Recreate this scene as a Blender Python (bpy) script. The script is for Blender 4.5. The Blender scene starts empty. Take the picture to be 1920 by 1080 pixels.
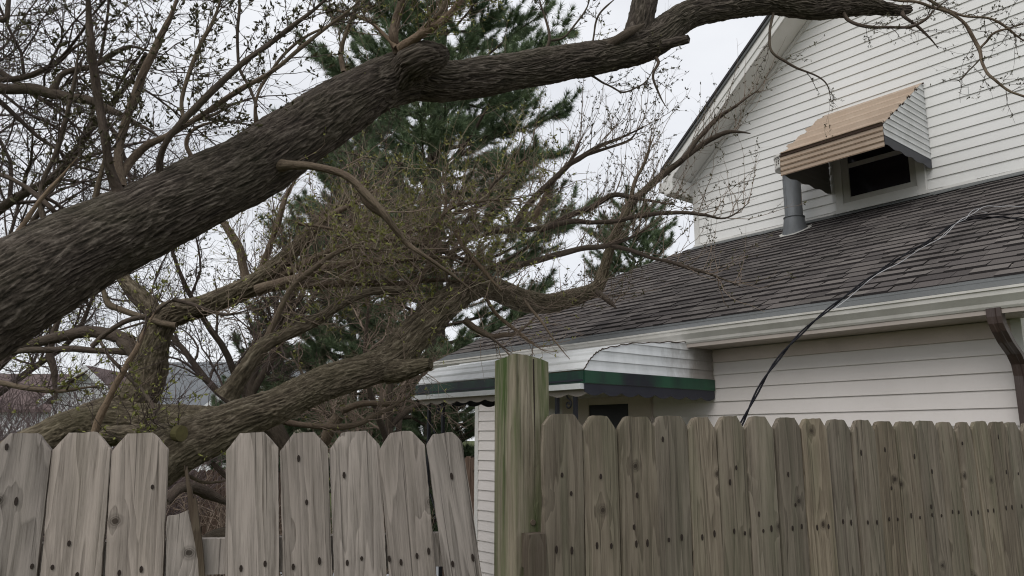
import bpy, math, random
import numpy as np
from mathutils import Vector, noise
random.seed(7); rng = np.random.default_rng(7)
R = math.radians
scn = bpy.context.scene
COL = scn.collection
# ------------------------------------------------------------------ camera
F = 1425.0; HC = 1.78; PHI = math.atan(278 / F)
cam_d = bpy.data.cameras.new('camera'); cam = bpy.data.objects.new('camera', cam_d); COL.objects.link(cam)
cam_d.sensor_width = 36; cam_d.lens = 36 * F / 1920; cam_d.clip_end = 600; cam_d.clip_start = 0.05
cam.location = (0, 0, HC); cam.rotation_euler = (math.pi / 2 + PHI, 0, 0); scn.camera = cam
# ------------------------------------------------------------------ light
SUN_EL, SUN_AZ = 46, 212      # azimuth: direction the light comes from (deg from +Y clockwise)
w = bpy.data.worlds.new('World'); scn.world = w; w.use_nodes = True
nt = w.node_tree; nt.nodes.clear()
def wn(t, **k):
    n = nt.nodes.new(t)
    for a, b in k.items(): setattr(n, a, b)
    return n
sky = wn('ShaderNodeTexSky', sky_type='NISHITA', sun_disc=False, sun_elevation=R(SUN_EL), sun_rotation=R(SUN_AZ))
tc = wn('ShaderNodeTexCoord'); mp = wn('ShaderNodeMapping'); mp.inputs['Scale'].default_value = (1.2, 1.2, 3.2)
nz = wn('ShaderNodeTexNoise'); nz.inputs['Scale'].default_value = 1.7; nz.inputs['Detail'].default_value = 5; nz.inputs['Roughness'].default_value = .5
rp = wn('ShaderNodeValToRGB')
rp.color_ramp.elements[0].position = .3; rp.color_ramp.elements[0].color = (5.7, 5.85, 6.2, 1)
rp.color_ramp.elements[1].position = .62; rp.color_ramp.elements[1].color = (7.1, 7.2, 7.45, 1)
mx = wn('ShaderNodeMixRGB'); mx.inputs['Fac'].default_value = .93
bg = wn('ShaderNodeBackground'); bg.inputs['Strength'].default_value = .1; ow = wn('ShaderNodeOutputWorld')
lk = nt.links.new
lk(tc.outputs['Generated'], mp.inputs['Vector']); lk(mp.outputs['Vector'], nz.inputs['Vector']); lk(nz.outputs['Fac'], rp.inputs['Fac'])
lk(sky.outputs['Color'], mx.inputs['Color1']); lk(rp.outputs['Color'], mx.inputs['Color2'])
lk(mx.outputs['Color'], bg.inputs['Color']); lk(bg.outputs['Background'], ow.inputs['Surface'])
sd = bpy.data.lights.new('sun', 'SUN'); sd.energy = 1.1; sd.angle = R(45); sd.color = (1, .97, .93)
so = bpy.data.objects.new('sun', sd); COL.objects.link(so); so.rotation_euler = (R(90 - SUN_EL), 0, R(180 - SUN_AZ))
scn.view_settings.view_transform = 'Standard'; scn.view_settings.look = 'None'
scn.view_settings.exposure = 0.42; scn.view_settings.gamma = 1
scn.render.engine = 'CYCLES'; scn.cycles.pixel_filter_type = 'BLACKMAN_HARRIS'; scn.cycles.filter_width = 1.1
scn.render.resolution_x = 1024; scn.render.resolution_y = 576
# ------------------------------------------------------------------ geometry of the place
def ray(px, py):
    x = (px - 960) / F; y = (540 - py) / F
    return np.array([x, math.cos(PHI) - y * math.sin(PHI), math.sin(PHI) + y * math.cos(PHI)])
CAM = np.array([0, 0, HC])
def at(px, py, D):
    r = ray(px, py); return CAM + r * (D / r[1])
HS = np.array([.63391, -.77341, 0]); HN = np.array([.77341, .63391, 0]); HZ = np.array([0, 0, 1.])
def H(s, c, z): return s * HS + c * HN + z * HZ          # house coordinates: along facade (right), into house, up
C1, C2 = 4.70, 7.30                                       # facade plane, gable wall plane
RK = .4976
def rz(c): return 2.55 + RK * (c - 4.42)                  # lean-to roof height
# ------------------------------------------------------------------ object helpers
def link(o, parent=None):
    COL.objects.link(o)
    if parent is not None: o.parent = parent
    return o
def tag(o, label=None, cat=None, group=None, kind=None):
    for k, v in (('label', label), ('category', cat), ('group', group), ('kind', kind)):
        if v: o[k] = v
    return o
def empty(name, loc, label, cat, group=None):
    o = bpy.data.objects.new(name, None); o.location = loc; o.empty_display_size = .2
    link(o); tag(o, label, cat, group); return o
def mesh(name, V, Fc, m=None, parent=None, smooth=False, attrs=None, mi=None, origin=None, loops=None):
    """V (n,3) world coordinates; Fc list of faces or (m,k) array; parents here are Empties with no rotation"""
    me = bpy.data.meshes.new(name)
    V = np.asarray(V, float)
    off = np.zeros(3)
    if origin is not None: off = np.asarray(origin, float)
    V = V - off
    if isinstance(Fc, np.ndarray):
        k = Fc.shape[1]; n = len(Fc)
        me.vertices.add(len(V)); me.vertices.foreach_set('co', V.astype(np.float32).ravel())
        me.loops.add(n * k); me.loops.foreach_set('vertex_index', Fc.astype(np.int32).ravel())
        me.polygons.add(n); me.polygons.foreach_set('loop_start', np.arange(0, n * k, k, dtype=np.int32))
        me.update(calc_edges=True)
    else:
        me.from_pydata([tuple(v) for v in V], [], Fc); me.update()
    if smooth: me.polygons.foreach_set('use_smooth', np.ones(len(me.polygons), bool))
    if attrs:
        for nm, (ty, dom, data) in attrs.items():
            a = me.attributes.new(nm, ty, dom)
            a.data.foreach_set('value' if ty == 'FLOAT' else ('vector' if ty == 'FLOAT_VECTOR' else 'color'), np.asarray(data, np.float32).ravel())
    if m is not None:
        for mm in (m if isinstance(m, list) else [m]): me.materials.append(mm)
    if mi is not None: me.polygons.foreach_set('material_index', np.asarray(mi, np.int32))
    o = bpy.data.objects.new(name, me); link(o, parent)
    pl = np.zeros(3)
    q = parent
    while q is not None: pl += np.array(q.location); q = q.parent
    o.location = off - pl
    return o
class MB:
    def __init__(s): s.v = []; s.f = []
    def quad(s, *p):
        n = len(s.v); s.v += [np.asarray(q, float) for q in p]; s.f.append(tuple(range(n, n + len(p)))); return s
    def prism(s, poly, ext):
        """closed prism: poly = list of 3D points, ext = extrusion vector"""
        n = len(s.v); k = len(poly); ext = np.asarray(ext, float)
        s.v += [np.asarray(p, float) for p in poly] + [np.asarray(p, float) + ext for p in poly]
        s.f.append(tuple(range(n + k - 1, n - 1, -1))); s.f.append(tuple(range(n + k, n + 2 * k)))
        for i in range(k):
            j = (i + 1) % k; s.f.append((n + i, n + j, n + k + j, n + k + i))
        return s
    def box(s, o, a, b, c):
        o, a, b, c = [np.asarray(q, float) for q in (o, a, b, c)]
        return s.prism([o, o + a, o + a + b, o + b], c)
    def hbox(s, s0, s1, c0, c1, z0, z1):
        return s.prism([H(s0, c0, z0), H(s1, c0, z0), H(s1, c1, z0), H(s0, c1, z0)], (0, 0, z1 - z0))
    def tube(s, pts, r, n=8, caps=True):
        V, Fq = tube_arrays(np.asarray(pts, float), np.full(len(pts), r) if np.isscalar(r) else np.asarray(r), n)
        b = len(s.v); s.v += list(V); s.f += [tuple(int(i) + b for i in q) for q in Fq]
        if caps:
            s.f.append(tuple(range(b + n - 1, b - 1, -1))); e = b + n * (len(pts) - 1); s.f.append(tuple(range(e, e + n)))
        return s
    def build(s, name, m, parent=None, smooth=False, bevel=0, origin=None):
        o = mesh(name, s.v, s.f, m, parent, smooth, origin=origin)
        if bevel:
            b = o.modifiers.new('bevel', 'BEVEL'); b.width = bevel; b.segments = 2; b.limit_method = 'ANGLE'
        return o
def frames(P):
    T = np.gradient(P, axis=0); T /= np.linalg.norm(T, axis=1)[:, None] + 1e-9
    u = np.cross(T[0], [0.31, .2, .93]);
    if np.linalg.norm(u) < .1: u = np.cross(T[0], [1, 0, 0])
    u /= np.linalg.norm(u); U = [u]
    for t in T[1:]:
        u = u - t * (u @ t); u /= np.linalg.norm(u); U.append(u)
    U = np.array(U); return T, U, np.cross(T, U)
def tube_arrays(P, r, n):
    T, U, W = frames(P); a = np.arange(n) * 2 * math.pi / n
    V = P[:, None] + r[:, None, None] * (np.cos(a)[None, :, None] * U[:, None] + np.sin(a)[None, :, None] * W[:, None])
    k = len(P); i = np.arange(k - 1)[:, None] * n; j = np.arange(n)[None]; j2 = (j + 1) % n
    Fq = np.stack([i + j, i + j2, i + n + j2, i + n + j], -1).reshape(-1, 4)
    return V.reshape(-1, 3), Fq
# ------------------------------------------------------------------ material helpers
class Mat:
    def __init__(s, name, rough=.8, spec=.3, metal=0):
        s.m = bpy.data.materials.new(name); s.m.use_nodes = True; s.t = s.m.node_tree
        s.b = s.t.nodes['Principled BSDF']; s.b.inputs['Roughness'].default_value = rough
        s.b.inputs['Specular IOR Level'].default_value = spec; s.b.inputs['Metallic'].default_value = metal
    def n(s, t, ins=None, **k):
        n = s.t.nodes.new(t)
        for a, b in k.items(): setattr(n, a, b)
        for a, b in (ins or {}).items():
            if hasattr(b, 'links'): s.t.links.new(b, n.inputs[a])
            else: n.inputs[a].default_value = b
        return n
    def link(s, a, b): s.t.links.new(a, b)
    def obj(s): return s.n('ShaderNodeTexCoord').outputs['Object']
    def rnd(s): return s.n('ShaderNodeObjectInfo').outputs['Random']
    def attr(s, nm): return s.n('ShaderNodeAttribute', attribute_name=nm)
    def mapv(s, v, scale=(1, 1, 1), loc=(0, 0, 0)):
        return s.n('ShaderNodeMapping', {'Vector': v, 'Scale': scale, 'Location': loc}).outputs['Vector']
    def noise(s, v, sc, det=4, rough=.55, dist=0):
        return s.n('ShaderNodeTexNoise', {'Vector': v, 'Scale': sc, 'Detail': det, 'Roughness': rough, 'Distortion': dist}).outputs['Fac']
    def ramp(s, f, stops, interp='LINEAR'):
        n = s.n('ShaderNodeValToRGB', {'Fac': f}); cr = n.color_ramp; cr.interpolation = interp
        while len(cr.elements) < len(stops): cr.elements.new(.5)
        for e, (p, c) in zip(cr.elements, stops):
            e.position = p; e.color = (c, c, c, 1) if np.isscalar(c) else (*c, 1)
        return n.outputs['Color']
    def mix(s, f, a, b, mode='MIX'):
        return s.n('ShaderNodeMixRGB', {'Fac': f, 'Color1': a if hasattr(a, 'links') else (*a, 1), 'Color2': b if hasattr(b, 'links') else (*b, 1)}, blend_type=mode).outputs['Color']
    def math(s, op, a, b=0.0, c=0.0):
        return s.n('ShaderNodeMath', {0: a, 1: b, 2: c}, operation=op).outputs[0]
    def color(s, c):
        if hasattr(c, 'links'): s.link(c, s.b.inputs['Base Color'])
        else: s.b.inputs['Base Color'].default_value = (*c, 1)
    def bump(s, h, st=.3, d=.005):
        s.link(s.n('ShaderNodeBump', {'Height': h, 'Strength': st, 'Distance': d}).outputs['Normal'], s.b.inputs['Normal'])
def wood_mat(name, cA, cB, cC, green=0.0, gcol=(.07, .095, .035), gpos=.55, knots=True, val=(.76, 1.14)):
    k = Mat(name, .85, .2); o = k.obj(); rn = k.rnd()
    off = k.n('ShaderNodeCombineXYZ', {'X': k.math('MULTIPLY', rn, 37.0), 'Y': 0.0, 'Z': k.math('MULTIPLY', rn, 91.0)}).outputs[0]
    v = k.n('ShaderNodeVectorMath', {0: o, 1: off}, operation='ADD').outputs[0]
    # knots
    sx = k.n('ShaderNodeSeparateXYZ', {'Vector': v})
    kv = k.n('ShaderNodeCombineXYZ', {'X': k.math('MULTIPLY', sx.outputs[0], 5.6), 'Y': k.math('MULTIPLY', sx.outputs[2], 6.0), 'Z': 0.0}).outputs[0]
    vo = k.n('ShaderNodeTexVoronoi', {'Vector': kv, 'Scale': 1.0, 'Randomness': 1.0}, voronoi_dimensions='2D')
    sel = k.math('GREATER_THAN', k.n('ShaderNodeSeparateColor', {'Color': vo.outputs['Color']}).outputs[0], .62)
    kd = vo.outputs['Distance']
    warp = k.noise(k.mapv(v, (40, 40, 30)), 1, 2)
    kd = k.math('ADD', kd, k.math('MULTIPLY', k.math('SUBTRACT', warp, .5), .06))
    kfall = k.math('MULTIPLY', k.ramp(kd, [(0, 1), (.34, 0)]), sel)
    kring = k.math('MULTIPLY', k.ramp(kd, [(0, 1), (.035, 1), (.05, .45), (.062, .75), (.075, .3), (.095, .4), (.13, .05), (.16, 0)]), sel)
    # cathedral figure
    gv = k.mapv(v, (1, 1, .075))
    low = k.noise(gv, 7.5, 3, .5)
    ph = k.math('ADD', k.math('MULTIPLY', low, 13.0), k.math('MULTIPLY', kfall, .8))
    band = k.math('FRACT', ph)
    bandc = k.ramp(band, [(0, .15), (.5, .45), (.86, .85), (.93, 1), (1, .15)])
    fine = k.noise(k.mapv(v, (330, 330, 11)), 1, 5, .75)
    fine2 = k.noise(k.mapv(v, (95, 95, 3.6)), 1, 5, .68, .5)
    g = k.math('ADD', k.math('MULTIPLY', bandc, .34), k.math('ADD', k.math('MULTIPLY', fine, .62), k.math('MULTIPLY', fine2, .62)))
    col = k.ramp(g, [(.52, cA), (.70, cB), (.92, cC)])
    blot = k.noise(k.mapv(v, (9, 9, 2.0)), 1, 4, .6)
    col = k.mix(k.ramp(blot, [(.35, 0), (.75, .55)]), col, tuple(q * .62 for q in cB))
    if green:
        gn = k.noise(k.mapv(v, (13, 13, 1.4)), 1, 4, .6, .4)
        gm = k.math('MULTIPLY', k.ramp(gn, [(gpos - .08, 0), (gpos + .12, 1)]), green)
        col = k.mix(gm, col, gcol)
    if knots: col = k.mix(k.math('MULTIPLY', kring, .9), col, (.03, .022, .016))
    crk = k.ramp(k.noise(k.mapv(v, (150, 150, 1.3)), 1, 2, .5), [(.30, 1), (.36, 0)])
    col = k.mix(k.math('MULTIPLY', crk, .55), col, (.04, .033, .026))
    vr = k.math('ADD', k.math('MULTIPLY', k.math('FRACT', k.math('MULTIPLY', rn, 17.3)), val[1] - val[0]), val[0])
    hs = k.n('ShaderNodeHueSaturation', {'Color': col, 'Value': vr, 'Saturation': k.math('ADD', k.math('MULTIPLY', k.math('FRACT', k.math('MULTIPLY', rn, 7.7)), .22), .85)})
    k.color(hs.outputs[0])
    k.bump(k.math('SUBTRACT', k.math('ADD', g, k.math('MULTIPLY', kring, .4)), k.math('MULTIPLY', crk, .8)), .8, .003)
    return k.m
def bark_mat(name, dark, mid, light, green=(.10, .11, .05), gamt=.3, fine=1.0):
    k = Mat(name, .9, .15); v = k.attr('bk').outputs['Vector']; h = k.attr('bh').outputs['Fac']
    n1 = k.noise(k.mapv(v, (60, 60, 20)), fine, 5, .65, .8)
    n2 = k.noise(k.mapv(v, (4, 4, 1.6)), 1, 4, .6)
    wv = k.n('ShaderNodeVectorMath', {0: v, 1: k.n('ShaderNodeVectorMath', {0: k.n('ShaderNodeTexNoise', {'Vector': k.mapv(v, (9, 9, 7)), 'Scale': 1.0, 'Detail': 3.0}).outputs['Color'], 1: (.05, .05, .05)}, operation='MULTIPLY').outputs[0]}, operation='ADD').outputs[0]
    ra = k.math('ABSOLUTE', k.math('SUBTRACT', k.noise(k.mapv(wv, (44, 44, 5)), 1, 2, .5), .5))
    rb = k.math('ABSOLUTE', k.math('SUBTRACT', k.noise(k.mapv(wv, (85, 85, 17)), 1, 3, .55), .5))
    rid = k.math('ADD', k.math('MULTIPLY', k.ramp(ra, [(0, 1), (.14, 0)]), .6), k.math('MULTIPLY', k.ramp(rb, [(0, 1), (.16, 0)]), .4))
    g = k.math('ADD', k.math('MULTIPLY', h, .62), k.math('ADD', k.math('MULTIPLY', rid, .24), k.math('MULTIPLY', n1, .2)))
    col = k.ramp(g, [(.22, dark), (.52, mid), (.9, light)])
    col = k.mix(k.math('MULTIPLY', k.ramp(n2, [(.42, 0), (.7, 1)]), gamt), col, green)
    col = k.mix(k.ramp(k.noise(k.mapv(v, (190, 190, 70)), 1, 3, .6), [(.3, .5), (.6, 0)]), col, dark)
    k.color(col); k.bump(k.math('ADD', k.math('MULTIPLY', rid, .8), k.math('MULTIPLY', n1, .6)), .7, .006)
    return k.m
def flat_mat(name, c, rough=.7, spec=.3, metal=0, dirt=.25, dsc=3, dcol=None, stretch=(1, 1, 1), bump=0, b2=None):
    k = Mat(name, rough, spec, metal); o = k.obj()
    n1 = k.noise(k.mapv(o, stretch), dsc, 6, .65)
    col = k.mix(k.math('MULTIPLY', k.ramp(n1, [(.35, 0), (.75, 1)]), dirt), c, dcol or tuple(q * .45 for q in c))
    n2 = k.noise(o, dsc * 25, 3, .6)
    col = k.mix(k.math('MULTIPLY', k.ramp(n2, [(.55, 0), (.8, 1)]), dirt * .6), col, dcol or tuple(q * .45 for q in c))
    k.color(col)
    if bump: k.bump(n2, bump, .003)
    return k.m
M = {}
M['wood_left'] = wood_mat('weathered_picket_wood', (.12, .096, .08), (.28, .243, .212), (.415, .358, .315), green=.10, gcol=(.13, .12, .07))
M['wood_right'] = wood_mat('mossy_picket_wood', (.065, .05, .035), (.165, .135, .10), (.255, .213, .16), green=.35, gcol=(.088, .097, .055), gpos=.52)
M['wood_post'] = wood_mat('mossy_post_wood', (.085, .068, .042), (.215, .182, .125), (.31, .265, .19), green=1.0, gcol=(.055, .085, .02), gpos=.5, knots=True, val=(1, 1.01))
M['wood_rail'] = wood_mat('dark_rail_wood', (.05, .035, .025), (.095, .07, .05), (.14, .11, .08), green=.1, knots=False)
M['wood_far'] = wood_mat('brown_far_wood', (.045, .03, .022), (.095, .062, .045), (.15, .105, .08), green=.0)
M['nail'] = flat_mat('rusty_nail', (.022, .014, .01), .7, .3)
M['screw'] = flat_mat('screw_metal', (.25, .2, .15), .5, .5, .6)
M['siding'] = flat_mat('white_siding', (.74, .735, .715), .55, .35, dirt=.16, dsc=2.2, dcol=(.42, .41, .38), stretch=(1, 1, .4), bump=.03)
M['siding_low'] = flat_mat('white_siding_facade', (.72, .675, .645), .55, .35, dirt=.18, dsc=2, dcol=(.42, .37, .33), stretch=(1, 1, .5), bump=.03)
M['trim'] = flat_mat('white_trim', (.68, .67, .64), .5, .35, dirt=.3, dsc=4, dcol=(.34, .32, .28))
M['trim_tan'] = flat_mat('tan_trim', (.42, .37, .33), .6, .3, dirt=.3, dsc=4)
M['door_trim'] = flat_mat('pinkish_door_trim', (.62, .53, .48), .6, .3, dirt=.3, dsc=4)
M['soffit'] = flat_mat('soffit_paint', (.66, .65, .62), .6, .3, dirt=.3, dsc=3, dcol=(.36, .34, .3))
M['gutter'] = flat_mat('gutter_metal', (.62, .6, .56), .4, .4, dirt=.45, dsc=5, dcol=(.3, .28, .24), stretch=(1, 1, 1))
M['flashing'] = flat_mat('grey_flashing', (.105, .11, .11), .5, .4, dirt=.4, dsc=5, dcol=(.08, .085, .08))
M['downspout'] = flat_mat('brown_downspout', (.045, .027, .022), .4, .5, dirt=.4, dsc=6, dcol=(.09, .07, .06))
M['glass'] = flat_mat('dark_glass', (.012, .012, .018), .12, .5, dirt=.1)
M['frame'] = flat_mat('window_frame_paint', (.5, .49, .46), .5, .35, dirt=.4, dsc=6, dcol=(.25, .22, .18))
M['pipe'] = flat_mat('galvanized_pipe', (.16, .17, .18), .6, .4, .25, dirt=.5, dsc=7, dcol=(.07, .07, .065), stretch=(2, 2, .5))
M['tan_metal'] = flat_mat('tan_awning_metal', (.44, .345, .262), .5, .35, dirt=.35, dsc=6, dcol=(.27, .175, .115), stretch=(1, 1, 1))
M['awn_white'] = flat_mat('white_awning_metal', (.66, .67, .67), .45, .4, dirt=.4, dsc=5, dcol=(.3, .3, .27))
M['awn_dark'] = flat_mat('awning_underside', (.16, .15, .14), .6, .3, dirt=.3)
M['rust_edge'] = flat_mat('rusty_seam', (.05, .03, .022), .8, .2)
M['iron'] = flat_mat('black_iron', (.008, .009, .014), .45, .4)
M['door'] = flat_mat('door_dark', (.012, .012, .014), .4, .4)
M['cable'] = flat_mat('black_cable', (.009, .009, .012), .75, .12)
M['cable_grey'] = flat_mat('grey_wire', (.42, .42, .43), .45, .4, dirt=.2)
M['concrete'] = flat_mat('pale_concrete', (.42, .43, .44), .9, .2, dirt=.4, dsc=2)
M['bark'] = bark_mat('furrowed_bark', (.014, .011, .009), (.072, .058, .047), (.195, .165, .138), gamt=.18)
M['bark2'] = bark_mat('olive_furrowed_bark', (.02, .015, .010), (.118, .095, .066), (.29, .245, .18), (.17, .16, .085), .3)
M['branch_dark'] = bark_mat('dark_branch_bark', (.03, .022, .018), (.085, .065, .052), (.15, .12, .095), gamt=.15)
M['branch'] = bark_mat('brown_branch_bark', (.045, .032, .024), (.15, .112, .082), (.25, .20, .145), gamt=.25)
M['branch_tan'] = bark_mat('tan_branch_bark', (.08, .055, .04), (.2, .145, .1), (.28, .21, .15), gamt=.1)
M['twig'] = flat_mat('twig_bark', (.26, .2, .155), .8, .2, dirt=.5, dsc=9, dcol=(.09, .06, .045))
M['twig_dark'] = flat_mat('dark_twig_bark', (.085, .064, .055), .8, .2, dirt=.4, dsc=9)
M['brush_twig'] = flat_mat('brush_twig_bark', (.17, .13, .125), .8, .2, dirt=.4, dsc=3)
M['twig_pale'] = flat_mat('pale_twig_bark', (.36, .31, .22), .8, .2, dirt=.5, dsc=9, dcol=(.17, .12, .08))
M['bud'] = flat_mat('green_bud', (.25, .26, .075), .7, .2, dirt=.6, dsc=9, dcol=(.14, .12, .05))
M['bud_dark'] = flat_mat('dark_bud', (.095, .09, .045), .7, .2, dirt=.6, dsc=9, dcol=(.035, .025, .02))
M['wood_torn'] = flat_mat('torn_wood', (.42, .27, .14), .8, .2, dirt=.5, dsc=20, dcol=(.2, .12, .06))
M['cut_end'] = flat_mat('mossy_cut_end', (.14, .125, .055), .9, .1, dirt=.6, dsc=18, dcol=(.05, .04, .025))
def two_tone(name, a, b, c, sc, rough=.45):
    k = Mat(name, rough, .45); n = k.noise(k.mapv(k.obj(), (1, 1, .3)), sc, 5, .65)
    k.color(k.ramp(n, [(.38, a), (.5, b), (.72, c)])); return k.m
M['valance'] = two_tone('green_navy_painted_metal', (.012, .014, .022), (.012, .05, .03), (.02, .10, .05), 2.3)
M['navy'] = flat_mat('navy_painted_metal', (.014, .016, .026), .45, .4, dirt=.3, dsc=6, dcol=(.05, .055, .07))
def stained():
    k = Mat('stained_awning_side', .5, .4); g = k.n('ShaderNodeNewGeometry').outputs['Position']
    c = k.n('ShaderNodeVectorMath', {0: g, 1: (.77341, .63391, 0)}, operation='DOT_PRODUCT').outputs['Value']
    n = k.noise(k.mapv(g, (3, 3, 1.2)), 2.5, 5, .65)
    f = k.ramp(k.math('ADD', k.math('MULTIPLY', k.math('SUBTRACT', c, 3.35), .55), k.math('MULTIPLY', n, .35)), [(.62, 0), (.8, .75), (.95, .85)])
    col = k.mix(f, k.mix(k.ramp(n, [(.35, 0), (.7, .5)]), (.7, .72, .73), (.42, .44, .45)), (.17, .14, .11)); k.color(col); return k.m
# ------------------------------------------------------------------ GROUND
def ground_mat():
    k = Mat('lawn', .95, .1); o = k.obj(); n1 = k.noise(o, .35, 5, .6); n2 = k.noise(o, 14, 5, .7)
    c = k.ramp(k.math('ADD', k.math('MULTIPLY', n1, .5), k.math('MULTIPLY', n2, .5)), [(.3, (.05, .045, .028)), (.5, (.07, .085, .03)), (.75, (.12, .12, .055))])
    k.color(c); k.bump(n2, .8, .05); return k.m
g = MB().quad((-300, -300, 0), (300, -300, 0), (300, 300, 0), (-300, 300, 0)).build('ground', ground_mat()); tag(g, kind='structure')
g = MB().quad((-12, 9.6, .004), (1.2, 9.6, .004), (1.0, 12.2, .004), (-12, 12.8, .004)).build('path', M['concrete']); tag(g, kind='structure')
# ------------------------------------------------------------------ FENCES
def nail_mesh():
    b = MB(); n = 8
    pts = [(.0042 * math.cos(a), 0, .0075 * math.sin(a)) for a in np.arange(n) * 2 * math.pi / n]
    b.prism(pts, (0, -.0018, 0)); me = bpy.data.meshes.new('nail'); me.from_pydata([tuple(q) for q in b.v], [], b.f); me.materials.append(M['nail']); return me
NAIL = nail_mesh()
def nail_at(parent, x, z, y=-.001, rot=0, sc=1, tilt=0):
    o = bpy.data.objects.new('nail', NAIL); COL.objects.link(o); o.parent = parent; o.location = (x, y, z); o.scale = (sc, 1, sc * random.uniform(.8, 1.5)); return o
def picket(parent, o2, d2, t, w, top, m, lean=0, thick=.018, rough=.0012, nails=(), top_fn=None, ymul=1, dogl=.034, dogr=.034, name='picket', label=None):
    """a board in the fence plane: local x across, z up; front face at local y=0"""
    nz_, nx = 46, 9; ang = math.atan2(d2[1], d2[0]); sd_ = random.random() * 100
    hgt = top; V = []; Fc = []
    bow = random.uniform(-.004, .004); cup = random.uniform(-.0015, .0015)
    def outline(z):
        # half width left / right as function of z (dog eared top)
        l = -w / 2; r = w / 2; zt = hgt - z
        if zt < dogl * 1.25: l = -w / 2 + dogl * (1 - zt / (dogl * 1.25))
        if zt < dogr * 1.25: r = w / 2 - dogr * (1 - zt / (dogr * 1.25))
        return l, r
    zs = list(np.linspace(0, .9, 5)) + list(np.linspace(.95, hgt - .06, nz_)) + list(np.linspace(hgt - .05, hgt, 9))
    for z in zs:
        l, r = outline(z)
        l += noise.noise(Vector((sd_, 0, z * 9))) * rough + noise.noise(Vector((sd_, 0, z * 45))) * rough * .6
        r += noise.noise(Vector((sd_ + 9, 0, z * 9))) * rough + noise.noise(Vector((sd_ + 9, 0, z * 45))) * rough * .6
        for side in (0, 1):
            for i in range(nx):
                u = i / (nx - 1); x = l + (r - l) * u
                y = bow * math.sin(z * 2) + cup * (4 * (u - .5) ** 2)
                y += noise.noise(Vector((x * 30 + sd_, 1, z * 2.5))) * .0008
                e = min(u, 1 - u) * (r - l)
                if side == 0: y += max(0, .003 - e) * .7
                zz = z
                if z == zs[-1]: zz = z + noise.noise(Vector((x * 35 + sd_, 5, 0))) * .0035 - abs(side * .003)
                V.append((x, y + side * thick, zz))
    nr = len(zs); st = 2 * nx
    for j in range(nr - 1):
        for i in range(nx - 1):
            a = j * st + i; Fc.append((a, a + 1, a + 1 + st, a + st))
            b = j * st + nx + i; Fc.append((b + 1, b, b + st, b + 1 + st))
        a = j * st; Fc.append((a + nx, a, a + st, a + nx + st))
        a = j * st + nx - 1; Fc.append((a, a + nx, a + nx + st, a + st))
    a = (nr - 1) * st
    for i in range(nx - 1): Fc.append((a + i, a + i + 1, a + nx + i + 1, a + nx + i))
    V = np.array(V)
    me = bpy.data.meshes.new(name); me.from_pydata([tuple(v) for v in V], [], Fc); me.materials.append(m)
    o = bpy.data.objects.new(name, me); COL.objects.link(o); o.parent = parent
    P = np.array(o2) + np.array(d2) * t
    jy = random.uniform(-.004, .004); o.location = Vector((P[0] - d2[1] * jy, P[1] + d2[0] * jy, 0)) - parent.location
    o.rotation_euler = (0, lean, ang + random.uniform(-.02, .02))
    if label: o['label'] = label
    for (x, z) in nails: nail_at(o, x, z)
    return o
# left run: board centre t, width, top height, lean (about the foot)
L0 = np.array([-1.137, 2.0]); LD = np.array([.978, .208]); LD /= np.linalg.norm(LD)
fl = empty('picket_fence', (-1.137, 2.0, 0), 'greyish dog-eared wooden picket run with one snapped board under the tree', 'fence')
def lt(px, py, P2, D2):
    n = np.array([D2[1], -D2[0]]); r = ray(px, py); t = ((P2 - 0) @ n) / (r[0] * n[0] + r[1] * n[1]); X = r[:2] * t; return (X - P2) @ D2, HC + r[2] * t
for (x0, y0, x1, b0, b1, ytop, nl) in [
        (-215, 840, -118, -250, -150, 812, []), (-114, 840, -20, -148, -46, 813, []),
        (-16, 840, 95, -46, 67, 812, [(60, 1062), (12, 838), (30, 940)]), (98, 840, 208, 74, 191, 811, [(131, 1018), (146, 1077), (100, 1062)]),
        (209, 840, 314, 193, 307, 812, [(224, 1072), (265, 1067), (286, 913)]),
        (423, 840, 521, 420, 525, 811, [(452, 1062), (497, 1056)]), (525, 840, 615, 527, 626, 811, [(550, 1057), (599, 1050), (560, 855), (575, 938)]),
        (617, 840, 713, 629, 722, 809, [(651, 1050), (678, 1044), (645, 885)]), (710, 840, 797, 729, 820, 809, [(729, 1035), (751, 1044), (781, 1036), (803, 1030)]),
        (801, 845, 869, 832, 905, 812, [(846, 1040), (884, 1035), (844, 878)])]:
    a, za = lt(x0, y0, L0, LD); b, zb = lt(x1, y0, L0, LD); c, zc = lt(b0, 1080, L0, LD); d, zd = lt(b1, 1080, L0, LD)
    mt, mb_ = (a + b) / 2, (c + d) / 2; slope = (mt - mb_) / (za - zc); lean = math.atan(slope)
    zt = lt((x0 + x1) / 2, ytop, L0, LD)[1]; foot = mt - slope * za
    nails = []
    for (nx_, ny_) in nl:
        tt, zz = lt(nx_, ny_, L0, LD); nails.append(((tt - foot) - slope * zz, zz))
    picket(fl, L0, LD, foot, (b - a) * math.cos(lean), zt / math.cos(lean), M['wood_left'], lean, nails=nails, rough=.002, dogl=.036 if x0 < 800 else .022, dogr=.036 if x0 < 800 else .026)
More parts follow.
